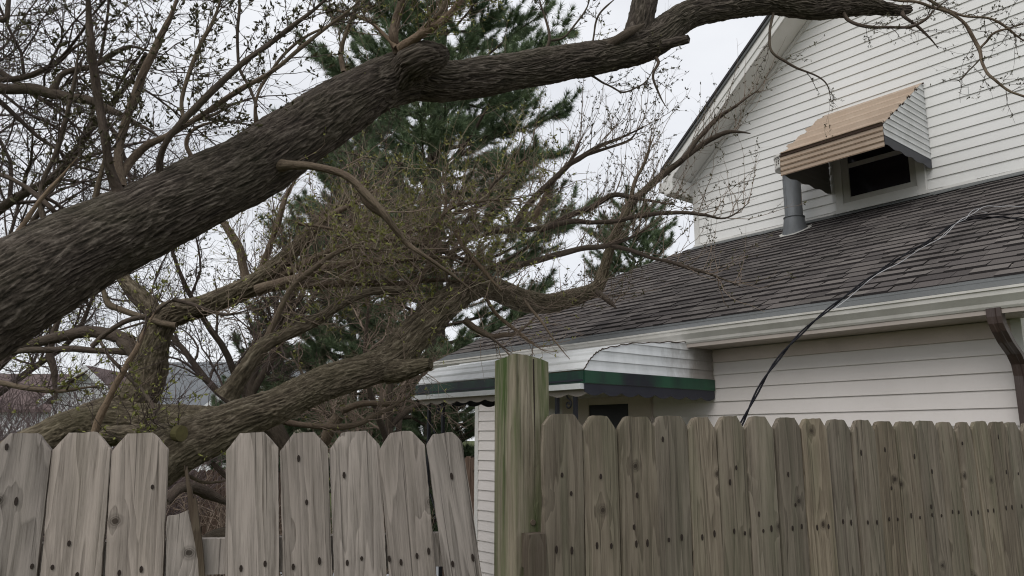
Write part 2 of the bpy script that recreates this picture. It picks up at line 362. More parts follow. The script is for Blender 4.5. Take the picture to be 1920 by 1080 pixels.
# the snapped board: shaped outline with a torn sliver
def board(name, P2, D2, pts, m, parent, thick=.018, back=0, label=None):
    n = np.array([-D2[1], D2[0]]); Q = []
    for (px, py) in pts:
        t, z = lt(px, py, P2 + n * back, D2); X = P2 + n * back + D2 * t; Q.append(np.array([X[0], X[1], z]))
    org = np.array([Q[0][0], Q[0][1], 0]); ang = math.atan2(D2[1], D2[0])
    ax = np.array([D2[0], D2[1], 0]); L_ = [np.array([(q - org) @ ax, 0, q[2]]) for q in Q]
    mb = MB().prism(L_, (0, thick, 0))
    me = bpy.data.meshes.new(name); me.from_pydata([tuple(v) for v in mb.v], [], mb.f); me.materials.append(m)
    o = bpy.data.objects.new(name, me); COL.objects.link(o); o.parent = parent; o.location = Vector(org) - parent.location; o.rotation_euler = (0, 0, ang)
    if label: o['label'] = label
    return o
bb = board('picket', L0, LD, [(306, 1500), (312, 980), (314, 968), (330, 966), (345, 960), (352, 957), (356, 975), (362, 1000), (372, 1040), (384, 1080), (392, 1500)], M['wood_left'], fl, label='snapped grey picket stump with a torn top')
nail_at(bb, .045, 1.45); nail_at(bb, .10, 1.42)
board('sliver', L0, LD, [(354, 960), (351, 925), (347, 890), (345, 872), (348, 882), (350, 874), (355, 905), (359, 918), (362, 936), (366, 930), (370, 952), (374, 985), (379, 1020), (383, 1070), (387, 1160), (377, 1160), (371, 1050), (362, 1000)], M['wood_rail'], fl, thick=.012, back=-.008, label='torn greenish splinter standing up from the snapped picket')
def rail(parent, P2, D2, t0, t1, z, m, h=.089, th=.038, back=.02):
    n = np.array([-D2[1], D2[0]]); a = P2 + D2 * t0 + n * back
    L_ = [np.array([0, 0, 0]), np.array([t1 - t0, 0, 0]), np.array([t1 - t0, 0, h]), np.array([0, 0, h])]
    mb = MB().prism(L_, (0, th, 0)); me = bpy.data.meshes.new('rail'); me.from_pydata([tuple(v) for v in mb.v], [], mb.f); me.materials.append(m)
    o = bpy.data.objects.new('rail', me); COL.objects.link(o); o.parent = parent; o.location = Vector((a[0], a[1], z)) - parent.location; o.rotation_euler = (0, 0, math.atan2(D2[1], D2[0])); return o
for z in (1.425, .3): rail(fl, L0, LD, -.5, 1.02, z, M['wood_left'])
# right run
R0 = np.array([60 / 1425 * 2.15, 2.15]); RD = np.array([.85692, .51544])
fr = empty('picket_fence', (R0[0], R0[1], 0), 'olive brown dog-eared picket run with tall mossy post, meeting the white house', 'fence')
edges = [-.002, .137, .265, .405, .541, .669, .804, .941, 1.077, 1.218, 1.357, 1.501, 1.631, 1.764, 1.907, 2.046, 2.166, 2.304, 2.443, 2.57, 2.70, 2.84, 2.97, 3.10, 3.22]
tops = [1.842, 1.838, 1.841, 1.842, 1.838, 1.845, 1.844, 1.846, 1.843, 1.84, 1.842, 1.838, 1.84, 1.842, 1.838, 1.84, 1.843, 1.84, 1.841, 1.84, 1.84, 1.84, 1.84, 1.84]
for i, (a, b) in enumerate(zip(edges[:-1], edges[1:])):
    gap = random.uniform(.002, .009); w_ = b - a - gap
    nl = [(-w_ * .17 + random.uniform(-.008, .008), 1.478 + random.uniform(-.006, .006)), (w_ * .2 + random.uniform(-.008, .008), 1.476 + random.uniform(-.006, .006))]
    if random.random() < .4: nl.append((random.uniform(-.04, .04), random.uniform(1.6, 1.78)))
    if random.random() < .35: nl.append((random.uniform(-.04, .04), random.uniform(1.5, 1.7)))
    d = random.uniform(.024, .034)
    picket(fr, R0, RD, (a + b - gap) / 2, w_, tops[i] + random.uniform(-.003, .003), M['wood_right'], random.uniform(-.002, .002), nails=nl, rough=.0025, dogl=d, dogr=d * random.uniform(.85, 1.15))
for z in (1.43, .3): rail(fr, R0, RD, -.04, 3.2, z, M['wood_rail'])
# the post: 4 sided, slightly rounded corners, sloping worn top
def make_post():
    w_ = .119; D = 2.17; P0 = np.array([.0035 * D, D]); a = RD; b = np.array([-RD[1], RD[0]]); rr = .007
    prof = []
    cs = [(rr, rr, 180, 270), (w_ - rr, rr, 270, 360), (w_ - rr, w_ - rr, 0, 90), (rr, w_ - rr, 90, 180)]
    for cx, cy, a0, a1 in cs:
        for q in np.linspace(a0, a1, 4): prof.append((cx + rr * math.cos(R(q)), cy + rr * math.sin(R(q))))
        # flat run is subdivided by the next corner
    full = []
    for i, p in enumerate(prof):
        q = prof[(i + 1) % len(prof)]; L_ = math.dist(p, q); n = 10 if L_ > .05 else 1
        for k in range(n): full.append((p[0] + (q[0] - p[0]) * k / n, p[1] + (q[1] - p[1]) * k / n))
    zs = list(np.linspace(0, 1.1, 4)) + list(np.linspace(1.15, 2.0, 50)); n = len(full); V = []
    for z in zs:
        for (x, y) in full:
            k = 1 + noise.noise(Vector((x * 20, y * 20, z * 1.5))) * .02
            X, Y = (x - w_ / 2) * k + w_ / 2, (y - w_ / 2) * k + w_ / 2
            zz = z
            if z == zs[-1]: zz = 2.012 - .020 * (x / w_) ** 2 - .012 * (y / w_) + noise.noise(Vector((x * 60, y * 60, 3))) * .002
            # drying check down the right-hand face
            ck = .0035 * math.exp(-((x - .066 - .006 * math.sin(z * 9)) / .0018) ** 2) * (1 if z > 1.6 else 0) if y < .01 else 0
            V.append((X, Y + ck, zz))
    Fc = []
    for j in range(len(zs) - 1):
        for i in range(n):
            i2 = (i + 1) % n; Fc.append((j * n + i, j * n + i2, (j + 1) * n + i2, (j + 1) * n + i))
    Fc.append(tuple((len(zs) - 1) * n + i for i in range(n)))
    me = bpy.data.meshes.new('post'); me.from_pydata(V, [], Fc); me.materials.append(M['wood_post'])
    o = bpy.data.objects.new('post', me); COL.objects.link(o); o.parent = fr
    o.location = Vector((P0[0], P0[1], 0)) - fr.location; o.rotation_euler = (0, 0, math.atan2(RD[1], RD[0]))
    o['label'] = 'tall square post streaked with green moss, worn rounded top'
    c = MB().prism([np.array(q) for q in [(.062, -.0008, 2.0), (.0655, -.0008, 2.0), (.0675, -.0008, 1.86), (.0665, -.0008, 1.72), (.0645, -.0008, 1.86)]], (0, .003, 0))
    me = bpy.data.meshes.new('crack'); me.from_pydata([tuple(v) for v in c.v], [], c.f); me.materials.append(M['nail']); q = bpy.data.objects.new('crack', me); COL.objects.link(q); q.parent = o
    sc = MB().tube([(0.058, -.004, 1.545), (.058, .004, 1.545)], .008, 12); me = bpy.data.meshes.new('screw'); me.from_pydata([tuple(v) for v in sc.v], [], sc.f); me.materials.append(M['screw']); q = bpy.data.objects.new('screw', me); COL.objects.link(q); q.parent = o
    return o
make_post()
n_ = np.array([-RD[1], RD[0]])
blk = rail(fr, R0, RD, -.055, -.003, 1.41, M['wood_rail'], h=.112, th=.03, back=-.006); blk.name = 'rail_end'
# far fences behind
def far_fence(P, Q, top, label, m, n=None):
    P = np.array(P, float); Q = np.array(Q, float); Ln = np.linalg.norm(Q - P); d = (Q - P) / Ln; k = n or int(Ln / .15)
    root = empty('wooden_fence', (P[0], P[1], 0), label, 'fence')
    for i in range(k):
        a = P + d * (Ln * i / k); b = P + d * (Ln * (i + .93) / k); h = top + random.uniform(-.04, .04); c = .03
        nn = np.array([-d[1], d[0]]) * .02
        A = np.array([a[0], a[1], 0]); B = np.array([b[0], b[1], 0]); dd = (B - A) * .25; up = np.array([0, 0, 1])
        MB().prism([A, B, B + up * (h - c), B - dd + up * h, A + dd + up * h, A + up * (h - c)], (nn[0], nn[1], 0)).build('picket', m, root, origin=A)
    rr = MB(); nn = np.array([-d[1], d[0], 0])
    for z in (top * .25, top * .8): rr.box(np.array([P[0], P[1], z]) + nn * .03, np.array([d[0], d[1], 0]) * Ln, (0, 0, .08), nn * .04)
    rr.build('rail', m, root); return root
far_fence((-7.2, 13.2), (-3.6, 13.0), 1.25, 'dark low wooden fence seen through the gap of the snapped picket', M['wood_far'], 26)
far_fence((-.86, 9.6), (-.40, 8.9), 1.52, 'reddish brown board fence piece butting the white house corner', M['wood_far'], 6)
# ------------------------------------------------------------------ HOUSE
house = empty('house', H(-4, C1, 0), 'white clapboard house with shingled lean-to, gable window and metal awnings', 'house')
EX1, EX2 = .096, .0995
def siding_wall(name, s0, s1, z0, z1, c, ex, m, clip=None, outward=-1, zphase=0, lip=.011, axis='s', cc=None):
    """courses of clapboard: each course a tilted board with a lip below it"""
    b = MB(); k0 = int(math.floor((z0 - zphase) / ex)); k1 = int(math.ceil((z1 - zphase) / ex))
    for k in range(k0, k1):
        za, zb = max(z0, zphase + k * ex), min(z1, zphase + (k + 1) * ex)
        if zb <= za + .002: continue
        f = (zb - za) / ex
        if clip: (la, ra), (lb, rb) = clip(za), clip(zb)
        else: la, ra, lb, rb = s0, s1, s0, s1
        if ra - la < .02: continue
        if rb < lb: lb = rb = (lb + rb) / 2
        if axis == 's': P = lambda s, o, z: H(s, c - o, z)
        else: P = lambda s, o, z: H(c - o, s, z)
        j = noise.noise(Vector((k * 1.7, c, 0))) * .0012
        bot, topo = lip + .002 + j, .002
        n = max(2, int((ra - la) / .4))
        for i in range(n):
            u0, u1 = i / n, (i + 1) / n
            a0, a1 = la + (ra - la) * u0, la + (ra - la) * u1; b0, b1 = lb + (rb - lb) * u0, lb + (rb - lb) * u1
            w0 = noise.noise(Vector((a0 * 1.3, k * .9, c))) * .0018; w1 = noise.noise(Vector((a1 * 1.3, k * .9, c))) * .0018
            b.quad(P(a0, bot + w0, za), P(a1, bot + w1, za), P(b1, topo + w1 * .3, zb), P(b0, topo + w0 * .3, zb))
            b.quad(P(a0, -.002, za), P(a1, -.002, za), P(a1, bot + w1, za), P(a0, bot + w0, za))
            b.quad(P(a0, bot + w0 + .0001, za), P(a1, bot + w1 + .0001, za), P(a1, bot + w1 - .001, za + .004), P(a0, bot + w0 - .001, za + .004)) if False else None
    return b.build(name, m, house)
# facade of the lean-to (left and right of the door), left flank, right flank
DS0, DS1 = -4.667, -4.217
siding_wall('wall', -6.255, -4.99, 0, 2.62, C1, EX1, M['siding_low'], zphase=.012)
siding_wall('wall', -3.975, -1.445, 0, 2.62, C1, EX1, M['siding_low'], zphase=.012)
siding_wall('wall', -4.99, -3.975, 2.10, 2.62, C1, EX1, M['siding_low'], zphase=.012)
def flank(z):
    return (C1, C2) if z < rz(C1) - .1 else (min(C2, 4.42 + (z + .1 - 2.55) / RK), C2)
siding_wall('wall', 0, 0, 0, 3.8, -6.30, EX1, M['siding'], clip=flank, axis='c')
core = MB()
core.prism([H(-6.28, C1 + .012, 0), H(-6.28, C1 + .012, 2.56), H(-6.28, C2, rz(C2) - .15), H(-6.28, C2, 0)], (H(-1.42, 0, 0) - H(-6.28, 0, 0)))
core.build('wall_core', M['siding'], house)
cb = MB(); cb.hbox(-6.312, -6.255, C1 - .016, C1 + .05, 0, 2.56); cb.build('corner_board', M['trim'], house)
cb = MB(); cb.hbox(-1.445, -1.395, C1 - .018, C1 + .05, 0, 2.52); cb.build('corner_board', M['trim'], house)
# frieze board under the soffit; its tan colour also paints in the soffit's shade
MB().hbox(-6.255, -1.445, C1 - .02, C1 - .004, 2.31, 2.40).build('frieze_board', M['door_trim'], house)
# upper gable wall
RS = .8621  # rake slope
SL, SR = -5.415, 1.9
GP = (SL + SR) / 2
def rake_z(s): return 4.83 + RS * ((s if s < GP else 2 * GP - s) - SL)
def gclip(z):
    d = (z - 4.83) / RS
    return (SL + max(0, d), SR - max(0, d))
# rake underside measured at the wall: z = 5.166 at s=-5.312
siding_wall('wall', SL, SR, 3.6, 4.83 + RS * (GP - SL), C2, EX2, M['siding'], clip=gclip, zphase=.05)
siding_wall('wall', 0, 0, 3.0, 4.80, SL, EX2, M['siding'], clip=lambda z: (C2, C2 + 9), axis='c')
MB().prism([H(SL + .01, C2 + .01, 0), H(SR, C2 + .01, 0), H(SR, C2 + .01, 4.81), H(GP, C2 + .01, rake_z(GP) - .02), H(SL + .01, C2 + .01, 4.81)], HN * 9).build('wall_core', M['siding'], house)
MB().hbox(SL - .018, SL + .05, C2 - .022, C2 + .05, 3.5, 4.78).build('corner_board', M['trim'], house)
b = MB()
for (s_, kk) in ((-5.02, 16), (-4.93, 8), (-4.35, 21), (-2.72, 19), (-3.1, 27), (-2.35, 12), (-2.2, 31), (-4.5, 3)):
    z_ = .05 + (36 + kk) * EX2; b.prism([H(s_, C2 - .0145, z_ + .003), H(s_ + .0022, C2 - .0145, z_ + .003), H(s_ + .0022, C2 - .0045, z_ + EX2 - .002), H(s_, C2 - .0045, z_ + EX2 - .002)], HN * .006)
b.build('joint', M['flashing'], house)
# J channel along the rake
d_ = np.array([1, 0, RS]); d_ /= np.linalg.norm(d_)
def rake_strip(s0, s1, c0, c1, dz0, dz1, name, m):
    b = MB(); A = [H(s0, c0, rake_z(s0) + dz0), H(s0, c0, rake_z(s0) + dz1), H(s1, c0, rake_z(s1) + dz1), H(s1, c0, rake_z(s1) + dz0)]
    b.prism(A, HN * (c1 - c0)); return b.build(name, m, house)
for (a, b_) in ((SL - .02, GP), (GP, SR + .4)):
    rake_strip(a, b_, C2 - .03, C2 - .008, -.05, -.006, 'rake_trim', M['trim'])
CO = C2 - .39
for (a, b_) in ((SL - .15, GP), (GP, SR + .15)):
    rake_strip(a, b_, CO + .02, C2 + 9, .0, .03, 'soffit', M['soffit'])
    rake_strip(a, b_, CO, CO + .018, -.02, .17, 'rake_fascia', M['trim'])
    rake_strip(a, b_, CO - .022, CO - .002, .165, .20, 'rake_fascia', M['flashing'])
    rake_strip(a, b_, CO - .012, CO - .001, .06, .125, 'rake_fascia', M['trim'])
    rake_strip(a, b_, CO + .03, CO + .036, -.004, .0, 'rake_fascia', M['flashing'])
    rake_strip(a - .02 if a < GP - 1 else a, b_, CO - .035, C2 + 9.3, .203, .235, 'main_roof', None).data.materials.append(flat_mat('dark_shingle_edge', (.06, .058, .06), .9, .1, dirt=.4, dsc=20))
# eave return box at the left foot of the rake
s0 = SL - .15; zb = rake_z(s0)
MB().prism([H(s0, CO - .004, zb - .0), H(s0, CO - .004, zb - .10), H(SL - .019, CO - .004, zb - .10), H(SL - .019, CO - .004, zb + .09), H(s0 + .09, CO - .004, zb + .07)], HN * .40).build('eave_return', M['soffit'], house)
MB().hbox(s0 - .08, s0 - .002, CO, C2 + 8, zb - .05, zb + .06).build('gutter', M['trim'], house)
MB().hbox(s0, SL - .019, CO + .40, C2 + 8, zb - .10, zb - .07).build('soffit', M['soffit'], house)
# ---- lean-to roof: shingles laid in courses
def shingle_mat():
    k = Mat('asphalt_shingles', .95, .12); a = k.attr('tint').outputs['Fac']; o = k.obj()
    gr = k.noise(o, 420, 2, .7); bl = k.noise(o, 1.6, 4, .6)
    c = k.ramp(a, [(0, (.075, .066, .064)), (.35, (.102, .090, .086)), (.62, (.13, .115, .108)), (1, (.172, .154, .143))])
    c = k.mix(.5, c, k.ramp(gr, [(.3, .45), (.5, .5), (.72, .66)]), 'OVERLAY')
    c = k.mix(k.ramp(bl, [(.4, 0), (.8, .3)]), c, (.06, .06, .045))
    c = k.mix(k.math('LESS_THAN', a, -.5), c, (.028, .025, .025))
    k.color(c); k.bump(gr, .5, .002); return k.m
def left_edge(c):
    return float(np.interp(c, [4.3, 5.5, 6.4, 7.05, 7.3], [-6.6, -6.6, -6.4, -5.85, -5.5]))
def shingles():
    V = []; Fc = []; T = []
    ex = .125; cs = math.cos(math.atan(RK)); slope_len = (7.36 - 4.55) / cs; n = int(slope_len / ex) + 1
    S_END = -1.0
    def slab(sa, sb, ca, cb, ha, hb, skew, tint):
        i = len(V)
        def P(s, c, h): return H(s, c, rz(c) + h)
        for p in (P(sa, ca, ha), P(sb, ca, ha), P(sb + skew, cb, hb), P(sa + skew, cb, hb), P(sa, ca, 0.0), P(sb, ca, 0.0), P(sb + skew, cb, 0.0), P(sa + skew, cb, 0.0)): V.append(p)
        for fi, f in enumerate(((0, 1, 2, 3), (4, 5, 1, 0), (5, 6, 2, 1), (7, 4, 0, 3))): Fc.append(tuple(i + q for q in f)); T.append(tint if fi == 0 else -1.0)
    for r in range(n):
        c0 = 4.55 + r * ex * cs; c1 = c0 + ex * cs * 1.08
        if c0 > 7.3: break
        s = left_edge(c0); base = random.random()
        wob = lambda s_: noise.noise(Vector((s_ * 1.5, r * 3.3, 0))) * .003
        while s < S_END:
            wd = random.uniform(.09, .22); e = min(S_END, s + wd)
            raised = random.random() < .5
            h = .014 if raised else .007
            t = min(1, max(0, random.gauss(.5 + (.13 if raised else -.1), .2)))
            drop = random.uniform(-.004, .004) + (-.003 if raised else .0)
            slab(s, e - .003, c0 + drop, c1, h + wob(s) + .004, .003, random.uniform(-.022, .022) if raised else 0, t)
            s = e
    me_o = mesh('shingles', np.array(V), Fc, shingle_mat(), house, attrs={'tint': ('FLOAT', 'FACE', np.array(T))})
    return me_o
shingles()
rp_ = []
cc = [4.42, 5.5, 6.4, 7.05, 7.3]
poly = [H(left_edge(c) + .01, c, rz(c) - .004) for c in cc] + [H(-1.0, 7.3, rz(7.3) - .004), H(-1.0, 4.42, rz(4.42) - .004)]
MB().prism(poly, (0, 0, -.09)).build('roof_deck', M['trim_tan'], house)
MB().prism([H(-6.62, 4.40, rz(4.40) + .004), H(-1.0, 4.40, rz(4.40) + .004), H(-1.0, 4.56, rz(4.56) + .004), H(-6.62, 4.56, rz(4.56) + .004)], (0, 0, -.006)).build('drip_edge', M['flashing'], house)
MB().prism([H(-6.62, 4.487, rz(4.487) + .008), H(-1.0, 4.487, rz(4.487) + .008), H(-1.0, 4.495, rz(4.495) + .012), H(-6.62, 4.495, rz(4.495) + .012)], (0, 0, -.006)).build('drip_edge', M['flashing'], house)
# soffit under the eave
MB().hbox(-6.58, -1.0, 4.40, C1 - .004, 2.405, 2.425).build('soffit', M['trim_tan'], house)
MB().hbox(-6.60, -1.0, 4.385, 4.40, 2.40, 2.53).build('fascia_board', M['trim_tan'], house)
# K-style gutter
gp = [(4.383, 2.53), (4.383, 2.43), (4.33, 2.425), (4.322, 2.437), (4.318, 2.455), (4.300, 2.478), (4.290, 2.49), (4.288, 2.512), (4.280, 2.517), (4.280, 2.530), (4.292, 2.530), (4.294, 2.518), (4.298, 2.518), (4.300, 2.496), (4.318, 2.472), (4.330, 2.437), (4.376, 2.44), (4.376, 2.53)]
g = MB(); ss = np.linspace(-6.62, -0.95, 22)
ring = []
for s_ in ss:
    sag = noise.noise(Vector((s_ * .8, 0, 4))) * .006
    ring.append([H(s_, c + noise.noise(Vector((s_ * 2, 3, 0))) * .002 + .05, z + sag) for c, z in gp])
n = len(gp)
for p in ring: g.v += p
for j in range(len(ss) - 1):
    for i in range(n):
        i2 = (i + 1) % n; g.f.append((j * n + i, j * n + i2, (j + 1) * n + i2, (j + 1) * n + i))
g.f.append(tuple(range(n))); g.build('gutter', M['gutter'], house)
# wall flashing where the lean-to roof meets the gable wall
fv = MB(); s_ = -5.45
while s_ < -1.0:
    e = s_ + .28; a = random.uniform(.0, .012); b2 = random.uniform(.0, .012)
    fv.prism([H(s_, C2 - .028, rz(C2) - .01), H(e, C2 - .028, rz(C2) - .01), H(e, C2 - .024, rz(C2) + .035 + b2), H(s_, C2 - .024, rz(C2) + .035 + a)], HN * .01); s_ = e
fv.build('flashing', M['trim'], house)
fv = MB(); s_ = -5.45
while s_ < -1.0:
    e = s_ + random.uniform(.15, .35); a = random.uniform(-.01, .02)
    fv.prism([H(s_, C2 - .13 - a, rz(C2 - .13 - a) + .02), H(e, C2 - .13 + a, rz(C2 - .13 + a) + .02), H(e, C2 - .03, rz(C2) + .01), H(s_, C2 - .03, rz(C2) + .01)], (0, 0, .006)); s_ = e - .01
fv.build('flashing', M['flashing'], house)
# downspout
def rect_tube(pts, w, d, name, m):
    b = MB(); ring = []
    for p in pts:
        for (x, y) in ((-w / 2, -d / 2), (-w / 6, -d / 2), (-w / 6 + .004, -d / 2 + .005), (w / 6 - .004, -d / 2 + .005), (w / 6, -d / 2), (w / 2, -d / 2), (w / 2, d / 2), (-w / 2, d / 2)):
            b.v.append(H(p[0] + x, p[1] + y, p[2]))
    for j in range(len(pts) - 1):
        for i in range(8): b.f.append((j * 8 + i, j * 8 + (i + 1) % 8, (j + 1) * 8 + (i + 1) % 8, (j + 1) * 8 + i))
    return b.build(name, m, house, bevel=.003)
rect_tube([(-1.42, 4.40, 2.43), (-1.42, 4.40, 2.385), (-1.418, 4.405, 2.35), (-1.412, 4.425, 2.31), (-1.408, 4.48, 2.255), (-1.402, 4.56, 2.20), (-1.398, 4.60, 2.15), (-1.396, 4.612, 2.09), (-1.395, 4.612, 1.6), (-1.395, 4.612,   .1)], .070, .058, 'downspout', M['downspout'])
# ---- gable window
win = MB()
wc = C2
win.hbox(-3.655, -3.575, wc - .045, wc, 4.0, 4.72); win.hbox(-2.86, -2.78, wc - .045, wc, 4.0, 4.72)
win.hbox(-3.575, -2.86, wc - .045, wc, 4.64, 4.72); win.hbox(-3.575, -2.86, wc - .050, wc, 4.0, 4.085)
wo = win.build('window', M['trim'], house, bevel=.003)
def sub(mb, name, m, parent, bevel=0):
    o = mb.build(name, m, parent, bevel=bevel); return o
f_ = MB(); f_.hbox(-3.573, -3.505, wc - .034, wc - .004, 4.087, 4.64); f_.hbox(-2.918, -2.862, wc - .034, wc - .004, 4.087, 4.64)
f_.hbox(-3.505, -2.918, wc - .034, wc - .004, 4.087, 4.14); f_.hbox(-3.505, -2.918, wc - .030, wc - .004, 4.445, 4.49); f_.hbox(-3.505, -2.918, wc - .034, wc - .004, 4.60, 4.64)
sub(f_, 'frame', M['frame'], wo, .002)
sub(MB().hbox(-3.505, -2.918, wc - .016, wc - .012, 4.14, 4.60), 'pane', M['glass'], wo)
sub(MB().hbox(-3.68, -2.75, wc - .07, wc - .046, 3.985, 4.02), 'sill', M['trim'], wo)
# ---- upper awning
AR, AL, AC, AZb, AZf, AZt = -2.728, -3.706, 6.349, 4.206, 4.41, 5.088
AZw = 4.33
def ribbed(p0, p1, nsteps, h, s0, s1):
    """laps between two (c,z) points; each lap steps outwards at its foot"""
    (c0, z0), (c1, z1) = p0, p1; dc, dz = c1 - c0, z1 - z0; L_ = math.hypot(dc, dz); nc, nz2 = dz / L_, -dc / L_
    if nc > 0: nc, nz2 = -nc, -nz2
    pts = []
    for i in range(nsteps):
        for u, hh in ((0, h), (.10, h * .2), (.16, h * 1.0), (.24, h * .1), (.9, 0)):
            t = (i + u) / nsteps; pts.append((c0 + dc * t + nc * hh, z0 + dz * t + nz2 * hh))
    pts.append((c1, z1)); return pts
def awning_sheet(pts, s0, s1, name, m, parent, th=.004, jag=0.0, ns=12):
    b = MB(); n = len(pts)
    ss = np.linspace(s0, s1, ns)
    for k, lay in enumerate((0, th)):
        for s_ in ss:
            for i, (c, z) in enumerate(pts):
                q = noise.noise(Vector((s_ * 1.6, i * .5, z * 2))) * .003
                sj = s_
                if jag and s_ == ss[0]: sj = s_ - jag * ((i // 5) % 2)
                b.v.append(H(sj, c + lay * .9 + q, z - lay * .5 + q))
    o = ns * n
    for j in range(ns - 1):
        for i in range(n - 1):
            a = j * n + i; b.f.append((a, a + n, a + n + 1, a + 1)); b.f.append((o + a, o + a + 1, o + a + n + 1, o + a + n))
        a = j * n; b.f.append((a, o + a, o + a + n, a + n)); a = j * n + n - 1; b.f.append((a, a + n, o + a + n, o + a))
    for a in range(n - 1):
        b.f.append((a, a + 1, o + a + 1, o + a)); e = (ns - 1) * n + a; b.f.append((e, o + e, o + e + 1, e + 1))
    return b.build(name, m, parent)
top = ribbed((AC, AZf), (C2 - .012, AZt), 5, .024, 0, 0)
uaw = awning_sheet(top, AL, AR, 'window_awning', M['tan_metal'], house, jag=.03)
uaw['label'] = 'tan ribbed metal awning with white corrugated side over the gable window'
awning_sheet(ribbed((AC - .004, AZb), (AC, AZf - .01), 4, .008, 0, 0), AL, AR, 'front_panel', M['tan_metal'], uaw)
sub(MB().hbox(AL, AR, AC - .012, AC + .004, AZf - .012, AZf + .004), 'seam', M['rust_edge'], uaw)
def side_sheet(s_, out, poly_fn, z0, z1, ex, name, m, parent, rib=.008):
    """vertical side panel in plane s=const with horizontal ribs. poly_fn(z)->(c_front,c_back)"""
    b = MB(); z = z0; k = 0
    while z < z1 - 1e-4:
        ze = min(z1, z + ex)
        rows = [(z, rib), (z + (ze - z) * .35, rib * .2), (z + (ze - z) * .5, 0), (ze, 0)]
        for (za, oa), (zb_, ob) in zip(rows[:-1], rows[1:]):
            fa, ba = poly_fn(za); fb, bb_ = poly_fn(zb_)
            b.quad(H(s_ + out * oa, fa, za), H(s_ + out * oa, ba, za), H(s_ + out * ob, bb_, zb_), H(s_ + out * ob, fb, zb_))
        fa, ba = poly_fn(z)
        b.quad(H(s_, fa, z), H(s_, ba, z), H(s_ + out * rib, ba, z), H(s_ + out * rib, fa, z))
        z = ze
    o = b.build(name, m, parent)
    return o
def upoly(z):
    f = AC + (max(0, z - AZf) / (AZt - AZf)) * (C2 - .014 - AC)
    f = max(f, AC)
    return min(f, C2 - .016), C2 - .014
def upoly_low(z):
    # lower edge rises from the front corner to the wall
    f, b_ = upoly(z)
    zc = AZf - .15
    if z < AZw + .02: b_ = AC + (C2 - .014 - AC) * max(.02, (z - zc) / (AZw + .02 - zc)) if z < AZw + .02 else b_
    return f, max(b_, f + .002)
for s_, o_ in ((AR + .002, 1), (AL - .002, -1)):
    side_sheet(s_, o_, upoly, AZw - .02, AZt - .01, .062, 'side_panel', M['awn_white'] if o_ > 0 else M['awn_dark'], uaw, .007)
    # dark slanted lower flap
    b = MB(); N = 24
    for i in range(N):
        u0, u1 = i / N, (i + 1) / N
        def zlow(u): return AZb + .02 + (AZw - .13 - AZb) * u + .008 * math.sin(u * 26)
        ca, cb2 = AC + (C2 - .014 - AC) * u0, AC + (C2 - .014 - AC) * u1
        ztop = AZw - .02 + .002
        za0, za1 = ztop, ztop
        b.prism([H(s_, ca, zlow(u0)), H(s_, cb2, zlow(u1)), H(s_, cb2, za1), H(s_, ca, za0)], HS * .003 * o_)
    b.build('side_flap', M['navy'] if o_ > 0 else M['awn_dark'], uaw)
# screws along the awning edge
b = MB()
for u in (.12, .3, .45, .62, .8, .97):
    c = AC + (C2 - AC) * u; z = AZf + (AZt - AZf) * u
    b.tube([H(AR + .004, c, z + .0), H(AR + .018, c, z + .004)], .008, 6)
b.build('bolt', M['rust_edge'], uaw)
# ---- vent pipe
vs, vcn = -3.95, 6.955; vz = rz(vcn); VT = 4.475
def rotp(s_, c_, prof, n=20):
    b = MB()
    for (r_, z_) in prof:
        for a in np.arange(n) * 2 * math.pi / n: b.v.append(H(s_ + r_ * math.cos(a), c_ + r_ * math.sin(a), z_))
    for j in range(len(prof) - 1):
        for i in range(n): b.f.append((j * n + i, j * n + (i + 1) % n, (j + 1) * n + (i + 1) % n, (j + 1) * n + i))
    b.f.append(tuple((len(prof) - 1) * n + i for i in range(n))); return b
vp_ = rotp(vs, vcn, [(.088, vz - .1), (.088, VT - .1), (.086, VT - .1), (.086, VT + .02)]).build('vent_pipe', M['pipe'], house, smooth=False)
for p in vp_.data.polygons: p.use_smooth = len(p.vertices) == 4
rotp(vs, vcn, [(.135, vz - .06), (.112, vz + .06), (.102, vz + .14), (.098, vz + .145)]).build('collar', M['pipe'], vp_, smooth=True)
rotp(vs, vcn, [(.098, vz + .145), (.106, vz + .15), (.106, vz + .158), (.09, vz + .162)]).build('collar', M['pipe'], vp_, smooth=True)
b = MB(); b.box(H(vs + .088 * -.3, vcn - .0855, vz + .16), HS * .004, HN * .006, (0, 0, VT - vz - .2)); b.build('seam', M['pipe'], vp_)
rotp(vs, vcn, [(.088, VT), (.150, VT + .004), (.154, VT + .012), (.154, VT + .04), (.145, VT + .04)]).build('cap', M['gutter'], vp_)
b = MB()
for i in range(28):
    a = i * 2 * math.pi / 28; b.box(H(vs + .148 * math.cos(a) - .004, vcn + .148 * math.sin(a) - .004, VT + .036), HS * .008, HN * .008, (0, 0, .09))
b.build('cap_grille', M['gutter'], vp_)
rotp(vs, vcn, [(.1, VT + .03), (.11, VT + .12)]).build('cap_throat', M['nail'], vp_)
for zz in (.062, .09): rotp(vs, vcn, [(.150, VT + zz), (.153, VT + zz + .004), (.150, VT + zz + .008)]).build('cap_ring', M['gutter'], vp_)
rotp(vs, vcn, [(.156, VT + .12), (.16, VT + .125), (.158, VT + .15), (.10, VT + .165), (.01, VT + .17)]).build('cap_lid', M['gutter'], vp_, smooth=True)
# sealant skirt
b = MB(); n = 22
for j, rr in enumerate((.125, .16)):
    for i in range(n):
        a = i * 2 * math.pi / n; r2 = rr + random.uniform(-.02, .02) * j; c_ = vcn + r2 * math.sin(a)
        b.v.append(H(vs + r2 * math.cos(a), c_, rz(c_) + .022 - .006 * j))
for i in range(n): b.f.append((i, (i + 1) % n, n + (i + 1) % n, n + i))
b.build('sealant', M['frame'], vp_)
